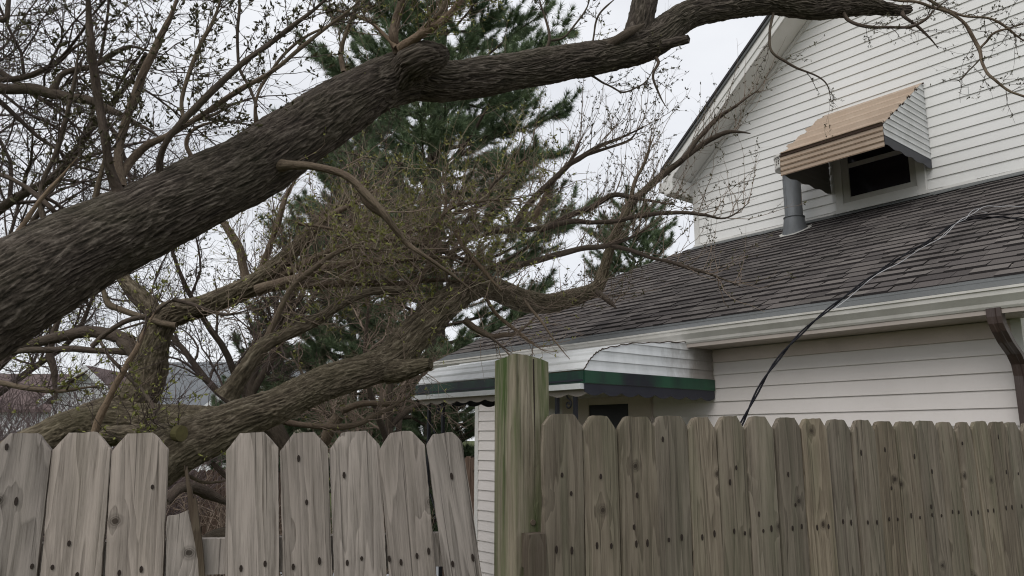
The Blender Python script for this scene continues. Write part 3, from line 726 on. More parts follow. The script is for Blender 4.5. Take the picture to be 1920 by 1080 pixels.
# ---- door
dr = MB(); dr.hbox(DS0, DS1, C1 - .02, C1 + .0, .12, 2.06)
door = dr.build('door', M['door'], house)
t = MB(); t.hbox(-4.99, -4.84, C1 - .035, C1 + .01, 0, 2.10); t.hbox(-4.836, DS0, C1 - .03, C1 + .01, 0, 2.10); t.hbox(DS1, -4.08, C1 - .03, C1 + .01, 0, 2.10); t.hbox(-4.076, -3.975, C1 - .035, C1 + .01, 0, 2.10); t.hbox(DS0, DS1, C1 - .03, C1 + .01, 2.04, 2.10)
t.build('door_frame', M['door_trim'], house, bevel=.003)
# ---- lower awning over the door
BR, BL, BC = -3.387, -5.319, 3.352
prof = [(3.352, 2.185), (3.40, 2.245), (3.46, 2.295), (3.527, 2.327), (3.782, 2.38), (4.226, 2.425), (C1 - .02, 2.45)]
pts = []
for (a, b_), nst in zip(zip(prof[:-1], prof[1:]), (1, 1, 1, 2, 3, 3)): pts += ribbed(a, b_, nst, .007, 0, 0)[:-1]
pts.append(prof[-1])
daw = awning_sheet(pts, BL, BR, 'door_awning', M['awn_white'], house, ns=14)
daw['label'] = 'white metal awning with green and navy painted valance over the door'
def fpoly(z):
    cs_, zs_ = [p[0] for p in prof], [p[1] for p in prof]
    return float(np.interp(z, zs_, cs_)), C1 - .02
for s_, o_ in ((BR + .002, 1), (BL - .002, -1)):
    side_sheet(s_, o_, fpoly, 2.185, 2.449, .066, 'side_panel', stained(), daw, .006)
# dark rippled rim of the roof sheet
b = MB()
zz = 0
cur = np.array(prof); 
tt_ = np.linspace(0, 1, 60); cc_ = np.interp(tt_, np.linspace(0, 1, len(prof)), cur[:, 0]); z_ = np.interp(tt_, np.linspace(0, 1, len(prof)), cur[:, 1])
b.tube([H(BR + .004, c + 0, z + .004 + .004 * math.sin(i * 1.6)) for i, (c, z) in enumerate(zip(cc_, z_))], .0035, 5)
b.build('rim', M['rust_edge'], daw)
MB().hbox(BL, BR + .004, BC - .012, BC + .0, 2.105, 2.182).build('valance', M['valance'], daw)
MB().hbox(BL, BR + .006, BC - .018, BC - .0125, 2.118, 2.128).build('valance', M['navy'], daw)
MB().hbox(BL - .02, BR + .0, BC - .03, BC + .02, 2.068, 2.103).build('front_bar', M['awn_white'], daw)
for s_, o_ in ((BR + .003, 1), (BL - .003, -1)):
    MB().prism([H(s_, BC, 2.105), H(s_, C1 - .02, 2.105), H(s_, C1 - .02, 2.183), H(s_, BC, 2.183)], HS * .01 * o_).build('valance', M['valance'], daw)
    b = MB(); N = 80
    for i in range(N):
        u0, u1 = i / N, (i + 1) / N
        zl = lambda u: 2.052 - .022 * abs(math.sin(u * math.pi * 8))
        ca, cb2 = BC + (C1 - .02 - BC) * u0, BC + (C1 - .02 - BC) * u1
        b.prism([H(s_, ca, zl(u0)), H(s_, cb2, zl(u1)), H(s_, cb2, 2.104), H(s_, ca, 2.104)], HS * .004 * o_)
    b.build('scallop', M['navy'], daw)
b = MB(); N = 70
for i in range(N):
    u0, u1 = i / N, (i + 1) / N; zl = lambda u: 2.045 - .02 * abs(math.sin(u * math.pi * 11)); sa, sb = BL + (BR - BL) * u0, BL + (BR - BL) * u1
    b.prism([H(sa, BC + .03, zl(u0)), H(sb, BC + .03, zl(u1)), H(sb, BC + .03, 2.10), H(sa, BC + .03, 2.10)], HN * .004)
b.build('scallop', M['trim_tan'], daw)
# wrought iron supports
def iron_post(s_c, c_, ztop, w_=.15):
    b = MB()
    for ds in (-w_ / 2, w_ / 2): b.hbox(s_c + ds - .011, s_c + ds + .011, c_ - .011, c_ + .011, 0, ztop)
    return b.build('awning_post', M['iron'], house)
def scroll(parent, s_c, c_, z0, sgn, w_):
    pts = []
    for i in range(30):
        a = i / 29 * 2 * math.pi * 1.15; r_ = .008 + .022 * (i / 29)
        pts.append(H(s_c + sgn * (r_ * math.cos(a)), c_, z0 + r_ * math.sin(a)))
    for i in range(1, 9): pts.append(H(s_c - sgn * (w_ / 2 * i / 8 - .0) * .8, c_, z0 + .03 + .016 * i))
    MB().tube(pts, .0055, 6).build('scroll', M['iron'], parent, smooth=True)
for s_c, w_ in ((-5.1, .2), (-3.60, .17)):
    p = iron_post(s_c, BC + .05, 2.07, w_)
    for z0, sg in ((1.98, 1), (1.72, 1), (1.45, -1), (1.18, 1)): scroll(p, s_c + .02 * sg, BC + .05, z0, sg, w_)
#CABLE
def spline(P, k=8):
    P = np.asarray(P, float); out = []
    Q = np.vstack([2 * P[0] - P[1], P, 2 * P[-1] - P[-2]])
    for i in range(len(P) - 1):
        p0, p1, p2, p3 = Q[i:i + 4]
        for t in np.arange(k) / k:
            out.append(.5 * ((2 * p1) + (-p0 + p2) * t + (2 * p0 - 5 * p1 + 4 * p2 - p3) * t * t + (-p0 + 3 * p1 - 3 * p2 + p3) * t ** 3))
    out.append(P[-1]); return np.array(out)
cab = empty('service_cable', at(1350, 1080, 3.3), 'black twisted service cable drooping over gutter and shingled roof', 'cable')
path_ = [(1340, 940, 3.15), (1362, 860, 3.2), (1395, 785, 3.3), (1440, 700, 3.45), (1495, 632, 3.6), (1560, 575, 3.8), (1640, 515, 4.1), (1700, 476, 4.4), (1745, 450, 4.7), (1790, 420, 5.0), (1830, 410, 5.1), (1875, 407, 5.05), (1925, 412, 4.9), (1990, 420, 4.8)]
def clear_roof(P, lift=.045):
    # the cable rests on the shingles: no point of it may lie below them
    P = P.copy(); c = P @ HN; zr = rz(c) + lift; m = (c > 4.38) & (P[:, 2] < zr)
    for i in np.where(m)[0]:
        d = P[i] - CAM; k = (2.55 + lift - RK * 4.42 - HC) / (d[2] - RK * (d @ HN)); P[i] = CAM + d * k
    return P
base = clear_roof(spline([at(*p) for p in path_], 10))
def strand(off, r_, m, upto=None, ph=0, pts=None, name='strand', amp=.011):
    P = (base if pts is None else clear_roof(spline([at(*p) for p in pts], 10))).copy(); P = P[:upto] if upto else P
    T, U, W = frames(P); i = np.arange(len(P)); a = i * .42 + ph
    P = P + amp * (np.cos(a)[:, None] * U + np.sin(a)[:, None] * W) * off
    MB().tube(P, r_, 7).build(name, m, cab, smooth=True)
strand(1, .0042, M['cable'], amp=.005); strand(1, .0042, M['cable'], None, 3.1, amp=.005)
strand(0.3, .004, M['cable'], pts=[(1730, 462, 4.65), (1765, 437, 4.85), (1800, 414, 5.02), (1850, 402, 5.05), (1925, 401, 5.0), (1990, 402, 4.9)])
strand(.5, .0025, M['cable_grey'], pts=[(1560, 580, 3.78), (1640, 520, 4.08), (1700, 483, 4.38), (1760, 448, 4.75), (1800, 415, 5.0), (1830, 396, 5.05), (1858, 386, 5.05), (1885, 388, 5.05), (1925, 385, 5.0), (1990, 383, 5.0)])
strand(.8, .0018, M['cable_grey'], pts=[(1745, 455, 4.65), (1790, 424, 4.95), (1815, 404, 5.0), (1835, 392, 5.03), (1850, 400, 5.03)])
#TREES
# ------------------------------------------------------------------ branch and twig builders
def bark_h(P, V, theta, ln, r, depth, sc):
    """furrow height 0..1 at bark coordinates"""
    pass
def limb(name, pts, m, parent, seg=None, furrow=None, step=.02, wig=.0, cell=.022, taper=True, label=None):
    """pts: list of (x, y, D, rpx) pixels of the photo with their distance; becomes a tapered limb in the world"""
    A = np.array([list(at(x, y, D)) + [r / F * np.linalg.norm(ray(x, y)) * D / ray(x, y)[1]] for x, y, D, r in pts])
    S = spline(A, 12); P, r = S[:, :3], np.maximum(S[:, 3], .0008)
    L_ = np.concatenate([[0], np.cumsum(np.linalg.norm(np.diff(P, axis=0), axis=1))])
    if furrow: step = furrow[0]
    n = max(6, int(L_[-1] / step)); q = np.linspace(0, L_[-1], n)
    P = np.stack([np.interp(q, L_, P[:, i]) for i in range(3)], 1); r = np.interp(q, L_, r)
    if not furrow:
        r = r * (.86 if taper else 1) * (np.clip((q[-1] - q) / (q[-1] * .3 + 1e-6), 0, 1) * .65 + .35 if taper else 1)
    sd_ = random.random() * 50
    if wig:
        for i in range(n):
            nv = noise.noise_vector(Vector((q[i] * 6 + sd_, sd_, 0))); P[i] += np.array(nv) * wig * min(1, i / 4)
    seg = seg or 10
    T, U, W = frames(P); th = np.arange(seg) * 2 * math.pi / seg
    hh = np.full((n, seg), .5); rad = np.repeat(r[:, None], seg, 1).copy(); r0 = float(np.mean(r))
    bk = np.zeros((n, seg, 3))
    bk[..., 0] = np.cos(th)[None] * r0 + sd_; bk[..., 1] = np.sin(th)[None] * r0; bk[..., 2] = q[:, None]
    if furrow:
        _, dep = furrow
        for i in range(n):
            for j in range(seg):
                c = Vector((math.cos(th[j]) * r[i], math.sin(th[j]) * r[i], q[i] * .24))
                wv = noise.noise_vector(Vector((c.x * 7, c.y * 7, q[i] * 4 + sd_)))
                c2 = Vector((c.x + wv[0] * .016, c.y + wv[1] * .016, q[i] * .10 + wv[2] * .012)) / cell
                nA = noise.noise(c2 * .72 + Vector((sd_, 0, 0))); nB = noise.noise(Vector((c2.x * 1.9, c2.y * 1.9, c2.z * 2.6 + sd_)))
                sw = (nA * 2.6 + nB * .35) % 1.0; sw = sw / .86 if sw < .86 else (1 - sw) / .14
                f = .10 + .52 * sw + .40 * (1 - min(1, abs(nB) * 3.2))
                # cross checks that break the ridges
                f2 = noise.noise(Vector((c.x / cell * 1.6, c.y / cell * 1.6, q[i] * 22 + sd_))) * .5 + noise.noise(Vector((c.x / cell * 4, c.y / cell * 4, q[i] * 60))) * .3
                f = f * (.85 + .45 * f2) + .10 * f2
                big = noise.noise(Vector((math.cos(th[j]) * 1.2 + sd_, math.sin(th[j]) * 1.2, q[i] * 3))) * .07 + noise.noise(Vector((math.cos(th[j]) * 2.6, math.sin(th[j]) * 2.6 + sd_, q[i] * 9))) * .035
                hh[i, j] = min(1, max(0, f)); rad[i, j] = r[i] * (1 + big) + (hh[i, j] - .75) * dep * 1.5
    else:
        for i in range(n):
            rad[i] *= 1 + noise.noise(Vector((q[i] * 25, sd_, 0))) * .10
    V = P[:, None] + rad[..., None] * (np.cos(th)[None, :, None] * U[:, None] + np.sin(th)[None, :, None] * W[:, None])
    V = V.reshape(-1, 3); i = np.arange(n - 1)[:, None] * seg; j = np.arange(seg)[None]; j2 = (j + 1) % seg
    Fq = np.stack([i + j, i + j2, i + seg + j2, i + seg + j], -1).reshape(-1, 4)
    # end caps as fans
    V = np.vstack([V, P[0], P[-1] + T[-1] * r[-1] * .4]); a, b = len(V) - 2, len(V) - 1
    jj = np.arange(seg); jn = (jj + 1) % seg
    c0 = np.stack([jj, jn, np.full(seg, a), np.full(seg, a)], 1); c1 = np.stack([(n - 1) * seg + jn, (n - 1) * seg + jj, np.full(seg, b), np.full(seg, b)], 1)
    faces = [tuple(int(x) for x in f) for f in Fq] + [tuple(int(x) for x in f[:3]) for f in c0] + [tuple(int(x) for x in f[:3]) for f in c1]
    hv = np.concatenate([hh.ravel(), [.5, .5]]); bv = np.vstack([bk.reshape(-1, 3), bk[0, 0], bk[-1, 0]])
    o = mesh(name, V, faces, m, parent, smooth=True, attrs={'bh': ('FLOAT', 'POINT', hv), 'bk': ('FLOAT_VECTOR', 'POINT', bv)})
    if label: o['label'] = label
    return o, P, r
def norm(a): return a / (np.linalg.norm(a, axis=-1, keepdims=True) + 1e-9)
def grow(P0, D0, Ln, r0, k=6, wig=.25, up=0., grav=0., seed_taper=.25):
    """a batch of M thin branches: start points, directions, lengths, radii -> polylines (M,k,3), radii (M,k)"""
    M_ = len(P0); P = np.zeros((M_, k, 3)); P[:, 0] = P0; D = norm(D0); st = Ln / (k - 1)
    for i in range(1, k):
        D = norm(D + rng.normal(0, wig, (M_, 3)) + np.array([0, 0, up - grav]))
        P[:, i] = P[:, i - 1] + D * st[:, None]
    return P, r0[:, None] * np.linspace(1, seed_taper, k)[None]
def batch_tubes(P, Rr, sides=3):
    M_, k, _ = P.shape; T = norm(np.gradient(P, axis=1)); ref = norm(np.cross(T[:, :1], norm(rng.normal(size=(M_, 1, 3)))))
    U = norm(np.cross(T, np.repeat(ref, k, 1))); W = np.cross(T, U)
    a = np.arange(sides) * 2 * math.pi / sides
    V = P[:, :, None] + Rr[:, :, None, None] * (np.cos(a)[None, None, :, None] * U[:, :, None] + np.sin(a)[None, None, :, None] * W[:, :, None])
    base = (np.arange(M_) * k * sides)[:, None, None]; i = (np.arange(k - 1) * sides)[None, :, None]; j = np.arange(sides)[None, None]; j2 = (j + 1) % sides
    Fq = np.stack([base + i + j, base + i + j2, base + i + sides + j2, base + i + sides + j], -1).reshape(-1, 4)
    return V.reshape(-1, 3), Fq
def sample(P, Rr, M_, t0=.15, t1=1.0, wt=None):
    """random points on a batch of polylines (list of arrays), weighted by length"""
    Ls = np.array([np.linalg.norm(np.diff(p, axis=0), axis=1).sum() for p in P]); 
    pr = Ls if wt is None else Ls * np.asarray(wt); pr = pr / pr.sum()
    idx = rng.choice(len(P), M_, p=pr); t = rng.uniform(t0, t1, M_)
    X = np.zeros((M_, 3)); D = np.zeros((M_, 3)); r = np.zeros(M_)
    for n_i in range(M_):
        p = P[idx[n_i]]; k = len(p); f = t[n_i] * (k - 1); i = min(int(f), k - 2); u = f - i
        X[n_i] = p[i] * (1 - u) + p[i + 1] * u; D[n_i] = p[i + 1] - p[i]; rr = Rr[idx[n_i]]; r[n_i] = rr[i] * (1 - u) + rr[i + 1] * u
    return X, norm(D), r
def side_dirs(D, ang=(35, 75), up=.3):
    M_ = len(D); q = norm(np.cross(D, rng.normal(size=(M_, 3)))); a = np.radians(rng.uniform(*ang, M_))[:, None]
    return norm(np.cos(a) * D + np.sin(a) * q + np.array([0, 0, up]))
def buds(Ps, n, size, spread=1.0):
    """small pointed buds / opening leaf clusters sitting on twigs"""
    flat = [p for p in Ps]; X, D, _ = sample(flat, [np.ones(len(p)) for p in flat], n, .1, 1.0)
    nb = 3; X = np.repeat(X, nb, 0); D = np.repeat(D, nb, 0); M_ = len(X)
    d = norm(D * .5 + rng.normal(0, .7 * spread, (M_, 3)) + np.array([0, 0, .3])); s = rng.uniform(.5, 1.4, M_)[:, None] * size
    sd_ = norm(np.cross(d, rng.normal(size=(M_, 3)))); up = np.cross(d, sd_)
    V = np.stack([X, X + d * s * .5 + sd_ * s * .22, X + d * s, X + d * s * .5 - sd_ * s * .22, X + d * s * .45 + up * s * .16], 1)
    b = (np.arange(M_) * 5)[:, None]
    Fq = np.concatenate([b + np.array([[0, 1, 4]]), b + np.array([[1, 2, 4]]), b + np.array([[2, 3, 4]]), b + np.array([[3, 0, 4]])])
    return V.reshape(-1, 3), Fq
def merge(parts):
    V = []; Fq = []; o = 0
    for v, f in parts: V.append(v); Fq.append(f + o); o += len(v)
    return np.vstack(V), np.vstack(Fq)
def as_list(P, Rr): return [P[i] for i in range(len(P))], [Rr[i] for i in range(len(P))]
# ------------------------------------------------------------------ LEANING TREE (upper limb)
lean = empty('leaning_tree', at(-60, 640, 3.1), 'huge dark furrowed limb leaning diagonally across the view above the fence', 'tree')
UP = [(-420, 760, 2.9, 92), (-200, 665, 3.0, 86), (0, 559, 3.2, 79), (160, 466, 3.4, 69), (320, 389, 3.6, 63), (450, 326, 3.8, 60), (550, 261, 3.95, 57), (640, 202, 4.1, 52), (705, 164, 4.2, 46), (770, 143, 4.3, 46), (840, 152, 4.4, 37), (960, 135, 4.6, 34), (1070, 116, 4.8, 32), (1140, 104, 4.9, 29), (1220, 78, 5.0, 31), (1285, 31, 5.1, 25), (1355, 14, 5.2, 22), (1445, 4, 5.35, 21), (1520, 12, 5.45, 22), (1590, 9, 5.55, 19), (1635, 12, 5.6, 14), (1680, 20, 5.65, 9), (1705, 18, 5.7, 7)]
_, UPP, UPR = limb('trunk', UP, M['bark'], lean, seg=300, furrow=(.0046, .010), cell=.030)
heavy = [  # second heavy limb out of the top, stub, knot
    ([(1175, 95, 4.93, 20), (1195, 60, 4.95, 23), (1205, 20, 4.95, 23), (1215, -40, 5.0, 22), (1220, -120, 5.1, 20)], 'bark', 70, (.008, .007)),
    ([(1120, 100, 4.85, 8), (1160, 72, 4.8, 9), (1195, 52, 4.82, 8), (1208, 45, 4.84, 5)], 'branch_dark', 14, None),
    ([(1225, 92, 4.95, 10), (1262, 80, 4.9, 9), (1291, 73, 4.85, 8)], 'bark', 30, (.008, .005)),
    ([(740, 165, 4.2, 22), (765, 130, 4.15, 32), (790, 112, 4.1, 34), (820, 105, 4.12, 26), (836, 100, 4.15, 12)], 'bark', 110, (.006, .013)),
]
for p, m_, sg, fu in heavy: limb('branch', p, M[m_], lean, seg=sg, furrow=fu, cell=.024)
UB = [  # (points, material)
    ([(222, 360, 3.4, 11), (205, 310, 3.35, 8), (196, 255, 3.3, 8), (187, 200, 3.3, 8), (176, 130, 3.25, 8), (170, 80, 3.2, 7), (166, 30, 3.2, 7), (163, -60, 3.1, 6)], 'branch_dark'),
    ([(228, 352, 3.42, 10), (222, 310, 3.45, 9), (225, 270, 3.5, 8), (240, 215, 3.5, 8), (262, 155, 3.5, 8), (290, 90, 3.5, 7), (320, 30, 3.5, 6), (345, -40, 3.5, 5)], 'branch'),
    ([(228, 330, 3.45, 8), (245, 300, 3.5, 8), (275, 272, 3.5, 7), (315, 255, 3.5, 6), (380, 215, 3.5, 5), (450, 170, 3.5, 5), (510, 135, 3.5, 4), (595, 65, 3.5, 4), (660, 15, 3.5, 3), (700, -30, 3.5, 2)], 'branch'),
    ([(298, 325, 3.5, 7), (303, 290, 3.45, 6), (325, 248, 3.4, 6), (380, 188, 3.4, 7), (435, 135, 3.4, 6), (500, 85, 3.4, 5), (565, 38, 3.4, 5), (615, -5, 3.4, 4), (650, -40, 3.4, 3)], 'branch_dark'),
    ([(345, 228, 3.5, 4), (341, 190, 3.5, 4), (358, 130, 3.5, 4), (378, 80, 3.5, 4), (397, 45, 3.5, 4), (418, -10, 3.5, 4)], 'branch'),
    ([(88, 425, 3.3, 6), (76, 385, 3.3, 5), (80, 340, 3.3, 4), (108, 272, 3.3, 4), (133, 185, 3.3, 4), (145, 120, 3.3, 3), (150, 60, 3.3, 2)], 'branch_dark'),
    ([(108, 412, 3.35, 5), (98, 392, 3.3, 5), (72, 368, 3.3, 5), (40, 346, 3.3, 4), (0, 326, 3.3, 4), (-60, 310, 3.3, 4)], 'branch_dark'),
    ([(8, 472, 3.2, 5), (36, 432, 3.2, 5), (66, 388, 3.2, 4), (115, 330, 3.2, 3), (150, 290, 3.2, 2)], 'branch_tan'),
    ([(482, 238, 3.85, 6), (479, 190, 3.8, 3), (500, 145, 3.8, 3), (550, 85, 3.8, 3), (640, 35, 3.8, 2), (700, 10, 3.8, 2)], 'branch'),
    ([(482, 200, 3.8, 3), (465, 160, 3.8, 3), (448, 120, 3.8, 3), (446, 60, 3.8, 3), (450, 0, 3.8, 3), (452, -50, 3.8, 2)], 'branch_dark'),
    ([(362, 300, 3.6, 5), (350, 268, 3.6, 4), (370, 240, 3.6, 3), (430, 220, 3.6, 2)], 'branch'),
    ([(178, 378, 3.45, 6), (183, 345, 3.45, 5), (193, 310, 3.45, 3), (200, 260, 3.45, 2)], 'branch'),
    ([(745, 98, 4.15, 9), (738, 70, 4.1, 10), (742, 40, 4.1, 9), (752, 5, 4.05, 8), (760, -60, 4.0, 7)], 'branch'),
    ([(752, 92, 4.1, 12), (785, 68, 4.0, 9), (822, 46, 3.95, 8), (850, 18, 3.9, 7), (868, -10, 3.9, 6), (890, -60, 3.9, 5)], 'branch_tan'),
    ([(760, 90, 4.1, 7), (795, 52, 4.05, 5), (820, 30, 4.0, 5), (838, 0, 4.0, 4), (850, -50, 4.0, 3)], 'branch'),
    ([(742, 88, 4.1, 5), (715, 60, 4.1, 4), (690, 40, 4.1, 3), (640, 22, 4.1, 3), (590, 18, 4.1, 2)], 'branch_tan'),
    ([(645, 135, 4.1, 6), (640, 100, 4.1, 5), (650, 60, 4.1, 4), (668, 10, 4.1, 4), (672, -40, 4.1, 3)], 'branch'),
    ([(498, 314, 3.93, 22), (518, 312, 3.82, 17), (532, 310, 3.77, 12), (548, 309, 3.74, 10), (585, 311, 3.7, 8), (640, 325, 3.7, 8), (680, 356, 3.7, 8), (716, 396, 3.7, 8), (742, 430, 3.75, 7), (762, 455, 3.8, 6), (790, 476, 3.8, 5), (850, 516, 3.9, 5), (900, 560, 4.0, 3)], 'branch'),
    ([(672, 350, 3.75, 7), (690, 382, 3.75, 7), (720, 405, 3.8, 6), (752, 436, 3.85, 5)], 'branch'),
    ([(1110, 142, 4.9, 4), (1140, 158, 4.9, 3), (1172, 172, 4.9, 3), (1212, 152, 4.9, 2), (1230, 115, 4.95, 2)], 'branch_dark'),
    ([(1230, 108, 4.95, 6), (1234, 120, 4.9, 5), (1224, 146, 4.9, 4), (1238, 180, 4.9, 3), (1255, 208, 4.9, 2)], 'branch_dark'),
    ([(1023, 96, 4.7, 7), (1030, 76, 4.7, 5), (1024, 40, 4.7, 4), (1012, 0, 4.7, 3), (1005, -30, 4.7, 2)], 'branch_dark'),
    ([(1030, 76, 4.7, 4), (1060, 66, 4.7, 3), (1095, 25, 4.7, 3), (1110, -10, 4.7, 2)], 'branch_dark'),
    ([(1110, 88, 4.8, 3), (1119, 40, 4.8, 3), (1135, 12, 4.8, 3), (1165, -10, 4.8, 2)], 'branch_dark'),
    ([(1450, 25, 5.3, 4), (1444, 60, 5.25, 4), (1447, 95, 5.2, 4), (1478, 120, 5.2, 4), (1508, 135, 5.2, 3), (1536, 148, 5.2, 3), (1552, 163, 5.2, 3), (1558, 188, 5.2, 2)], 'branch_dark'),
    ([(1580, 22, 5.5, 6), (1592, 38, 5.45, 5), (1625, 50, 5.4, 5), (1668, 52, 5.4, 4), (1710, 50, 5.4, 4), (1738, 36, 5.4, 4), (1752, 20, 5.4, 3), (1790, -10, 5.4, 3)], 'branch_dark'),
    ([(1690, 22, 5.65, 7), (1697, 32, 5.6, 5), (1722, 52, 5.6, 4), (1744, 72, 5.6, 3), (1760, 90, 5.6, 3)], 'branch_dark'),
    ([(1640, -5, 5.6, 5), (1680, 1, 5.5, 4), (1720, 6, 5.4, 4), (1765, 17, 5.4, 4), (1800, 35, 5.4, 4), (1820, 62, 5.4, 5), (1835, 92, 5.4, 5), (1843, 122, 5.3, 4), (1862, 146, 5.2, 4), (1885, 167, 5.2, 4), (1925, 184, 5.1, 5), (1990, 200, 5.1, 5)], 'branch'),
    ([(1725, -12, 5.5, 4), (1760, 10, 5.5, 4), (1800, 26, 5.4, 3), (1860, 36, 5.3, 3), (1895, 58, 5.3, 4), (1930, 85, 5.3, 3)], 'branch'),
    ([(1835, 92, 5.4, 3), (1848, 80, 5.4, 3), (1868, 60, 5.3, 3), (1925, 45, 5.3, 2)], 'branch'),
    ([(1840, 108, 5.4, 2), (1820, 130, 5.4, 2), (1800, 150, 5.4, 2), (1778, 152, 5.4, 1)], 'branch_dark'),
]
UL = []; ULR = []
for ub_i, (p, m_) in enumerate(UB):
    if ub_i >= 19: p = [(a, b_, c, d * .66) for a, b_, c, d in p]
    _, P, r = limb('branch', p, M[m_], lean, seg=10, step=.02, wig=.006 if ub_i < 19 else .012, label=None); UL.append(P); ULR.append(r)
def twig_set(parent, src, srcr, n1, l1, n2, l2, r1=.0028, r2=.0016, up1=.1, up2=.05, mat='twig', budn=0, buds_size=.016, budm='bud', wt=None, n3=0, l3=.08, wig=.16, ang=(25, 70), t0=.15):
    X, D, r = sample(src, srcr, n1, t0, 1.0, wt); d = side_dirs(D, ang, up1)
    P1, R1 = grow(X, d, rng.uniform(l1 * .4, l1, n1), np.minimum(r * .8, rng.uniform(.7, 1.3, n1) * r1), 8, wig, up=up1 * .2)
    a, b = as_list(P1, R1); parts = [batch_tubes(P1, R1, 4)]
    allp = a
    if n2:
        X, D, r = sample(a, b, n2, .15, 1.0); P2, R2 = grow(X, side_dirs(D, (25, 65), up2), rng.uniform(l2 * .3, l2, n2), np.minimum(r, r2), 5, wig, up=up2 * .2)
        parts.append(batch_tubes(P2, R2, 3)); a2, b2 = as_list(P2, R2); allp = a + a2
        if n3:
            X, D, r = sample(a2, b2, n3, .2, 1.0); P3, R3 = grow(X, side_dirs(D, (25, 60), up2), rng.uniform(l3 * .4, l3, n3), np.minimum(r, r2 * .8), 3, wig)
            parts.append(batch_tubes(P3, R3, 3)); allp = allp + as_list(P3, R3)[0]
    V, Fq = merge(parts); o = mesh('twigs', V, Fq, M[mat], parent); tag(o, kind='stuff')
    if budn:
        V, Fq = buds(allp, budn, buds_size); o = mesh('buds', V, Fq, M[budm], parent); tag(o, kind='stuff')
    return allp
left_i = list(range(0, 12)); mid_i = list(range(12, 17)); right_i = list(range(19, 31))
pick = lambda ids: ([UL[i] for i in ids], [ULR[i] for i in ids])
twig_set(lean, *pick(left_i), 150, .5, 420, .22, up1=.25, budn=1300, buds_size=.026, budm='bud_dark', mat='twig_dark')
twig_set(lean, *pick(mid_i), 120, .45, 300, .2, up1=.3, budn=700, buds_size=.02, mat='twig')
twig_set(lean, *pick([17, 18]), 14, .4, 30, .15, up1=.3, budn=60, buds_size=.014, mat='twig')
twig_set(lean, *pick(right_i), 120, .34, 330, .13, up1=-.02, budn=900, buds_size=.017, budm='bud_dark', mat='twig_dark', r1=.0026, r2=.0018)
# shoots straight off the top of the big limb
twig_set(lean, [UPP[60:]], [np.full(len(UPP) - 60, .004)], 45, .5, 90, .2, up1=.9, budn=200, buds_size=.018, mat='twig')
# ------------------------------------------------------------------ FALLEN TREE (lower)
fallen = empty('fallen_tree', at(200, 1000, 4.2), 'fallen tree with olive furrowed trunks resting on the lean-to roof edge', 'tree')
heavy = [
    # main log to the elbow
    ([(250, 905, 3.9, 44), (316, 850, 4.0, 45), (380, 818, 4.1, 42), (448, 788, 4.2, 36), (521, 760, 4.35, 33), (581, 730, 4.5, 32), (640, 708, 4.65, 32), (690, 693, 4.8, 32), (735, 672, 4.9, 33), (775, 630, 5.0, 33), (815, 590, 5.1, 30), (850, 560, 5.2, 28), (885, 540, 5.35, 25), (915, 532, 5.5, 22)], 'bark2', 130, (.0075, .012)),
    # stub at the elbow
    ([(725, 695, 4.85, 26), (760, 692, 4.82, 21), (785, 686, 4.78, 15), (808, 682, 4.75, 11)], 'bark2', 60, (.008, .008)),
    # limb lying on the roof
    ([(900, 533, 5.45, 22), (935, 545, 5.6, 22), (975, 562, 5.8, 22), (1020, 569, 6.0, 20), (1060, 562, 6.2, 18), (1095, 551, 6.4, 16), (1118, 541, 6.5, 14), (1130, 515, 6.55, 11), (1143, 470, 6.5, 9.5), (1160, 425, 6.4, 8.5), (1180, 385, 6.4, 8)], 'bark2', 80, (.009, .009)),
    # low log behind the fence
    ([(-40, 905, 4.6, 40), (60, 850, 4.7, 38), (130, 814, 4.8, 37), (200, 795, 4.85, 37), (270, 794, 4.8, 34), (350, 795, 4.6, 32), (430, 790, 4.4, 26)], 'bark2', 110, (.009, .013)),
    ([(60, 855, 4.75, 26), (150, 800, 4.9, 31), (215, 772, 5.0, 31), (258, 745, 5.05, 31), (277, 700, 5.1, 30), (286, 650, 5.1, 27), (300, 612, 5.1, 25), (320, 590, 5.1, 24), (370, 577, 5.1, 20), (430, 555, 5.1, 20), (480, 530, 5.1, 20), (520, 500, 5.1, 18), (560, 460, 5.2, 14), (600, 415, 5.3, 11), (650, 380, 5.4, 8), (690, 340, 5.5, 6)], 'bark2', 90, (.01, .011)),
    ([(300, 640, 5.1, 14), (290, 590, 5.1, 15), (262, 552, 5.15, 13), (238, 530, 5.2, 11), (225, 505, 5.2, 10), (222, 470, 5.3, 8)], 'bark2', 40, (.01, .006)),
    ([(425, 745, 4.4, 22), (440, 722, 4.4, 17), (460, 690, 4.4, 15), (494, 648, 4.45, 14), (530, 630, 4.5, 12), (590, 602, 4.6, 11), (640, 570, 4.7, 9), (690, 548, 4.8, 8), (735, 545, 4.9, 9), (770, 543, 5.0, 8)], 'bark2', 40, (.01, .006)),
    ([(200, 815, 4.4, 14), (270, 812, 4.2, 16), (310, 812, 4.0, 17), (337, 812, 3.92, 15)], 'bark2', 50, (.008, .007)),
    ([(245, 640, 5.2, 13), (210, 628, 5.25, 12), (165, 622, 5.3, 11), (115, 631, 5.3, 10), (65, 643, 5.3, 9), (-10, 662, 5.3, 9)], 'branch_dark', 16, None),
    ([(228, 640, 5.15, 12), (250, 655, 5.1, 14), (258, 690, 5.1, 10)], 'branch_dark', 16, None),
]
FL = []; FLR = []
for p, m_, sg, fu in heavy:
    _, P, r = limb('trunk' if sg > 100 else 'branch', p, M[m_], fallen, seg=sg, furrow=(fu[0] * .8, fu[1] * 1.05) if fu else None, cell=.025); 
    if sg < 100: FL.append(P); FLR.append(r)
MB().tube([at(331, 812, 3.91), at(341, 813, 3.895)], .04, 16).build('cut_end', M['cut_end'], fallen)
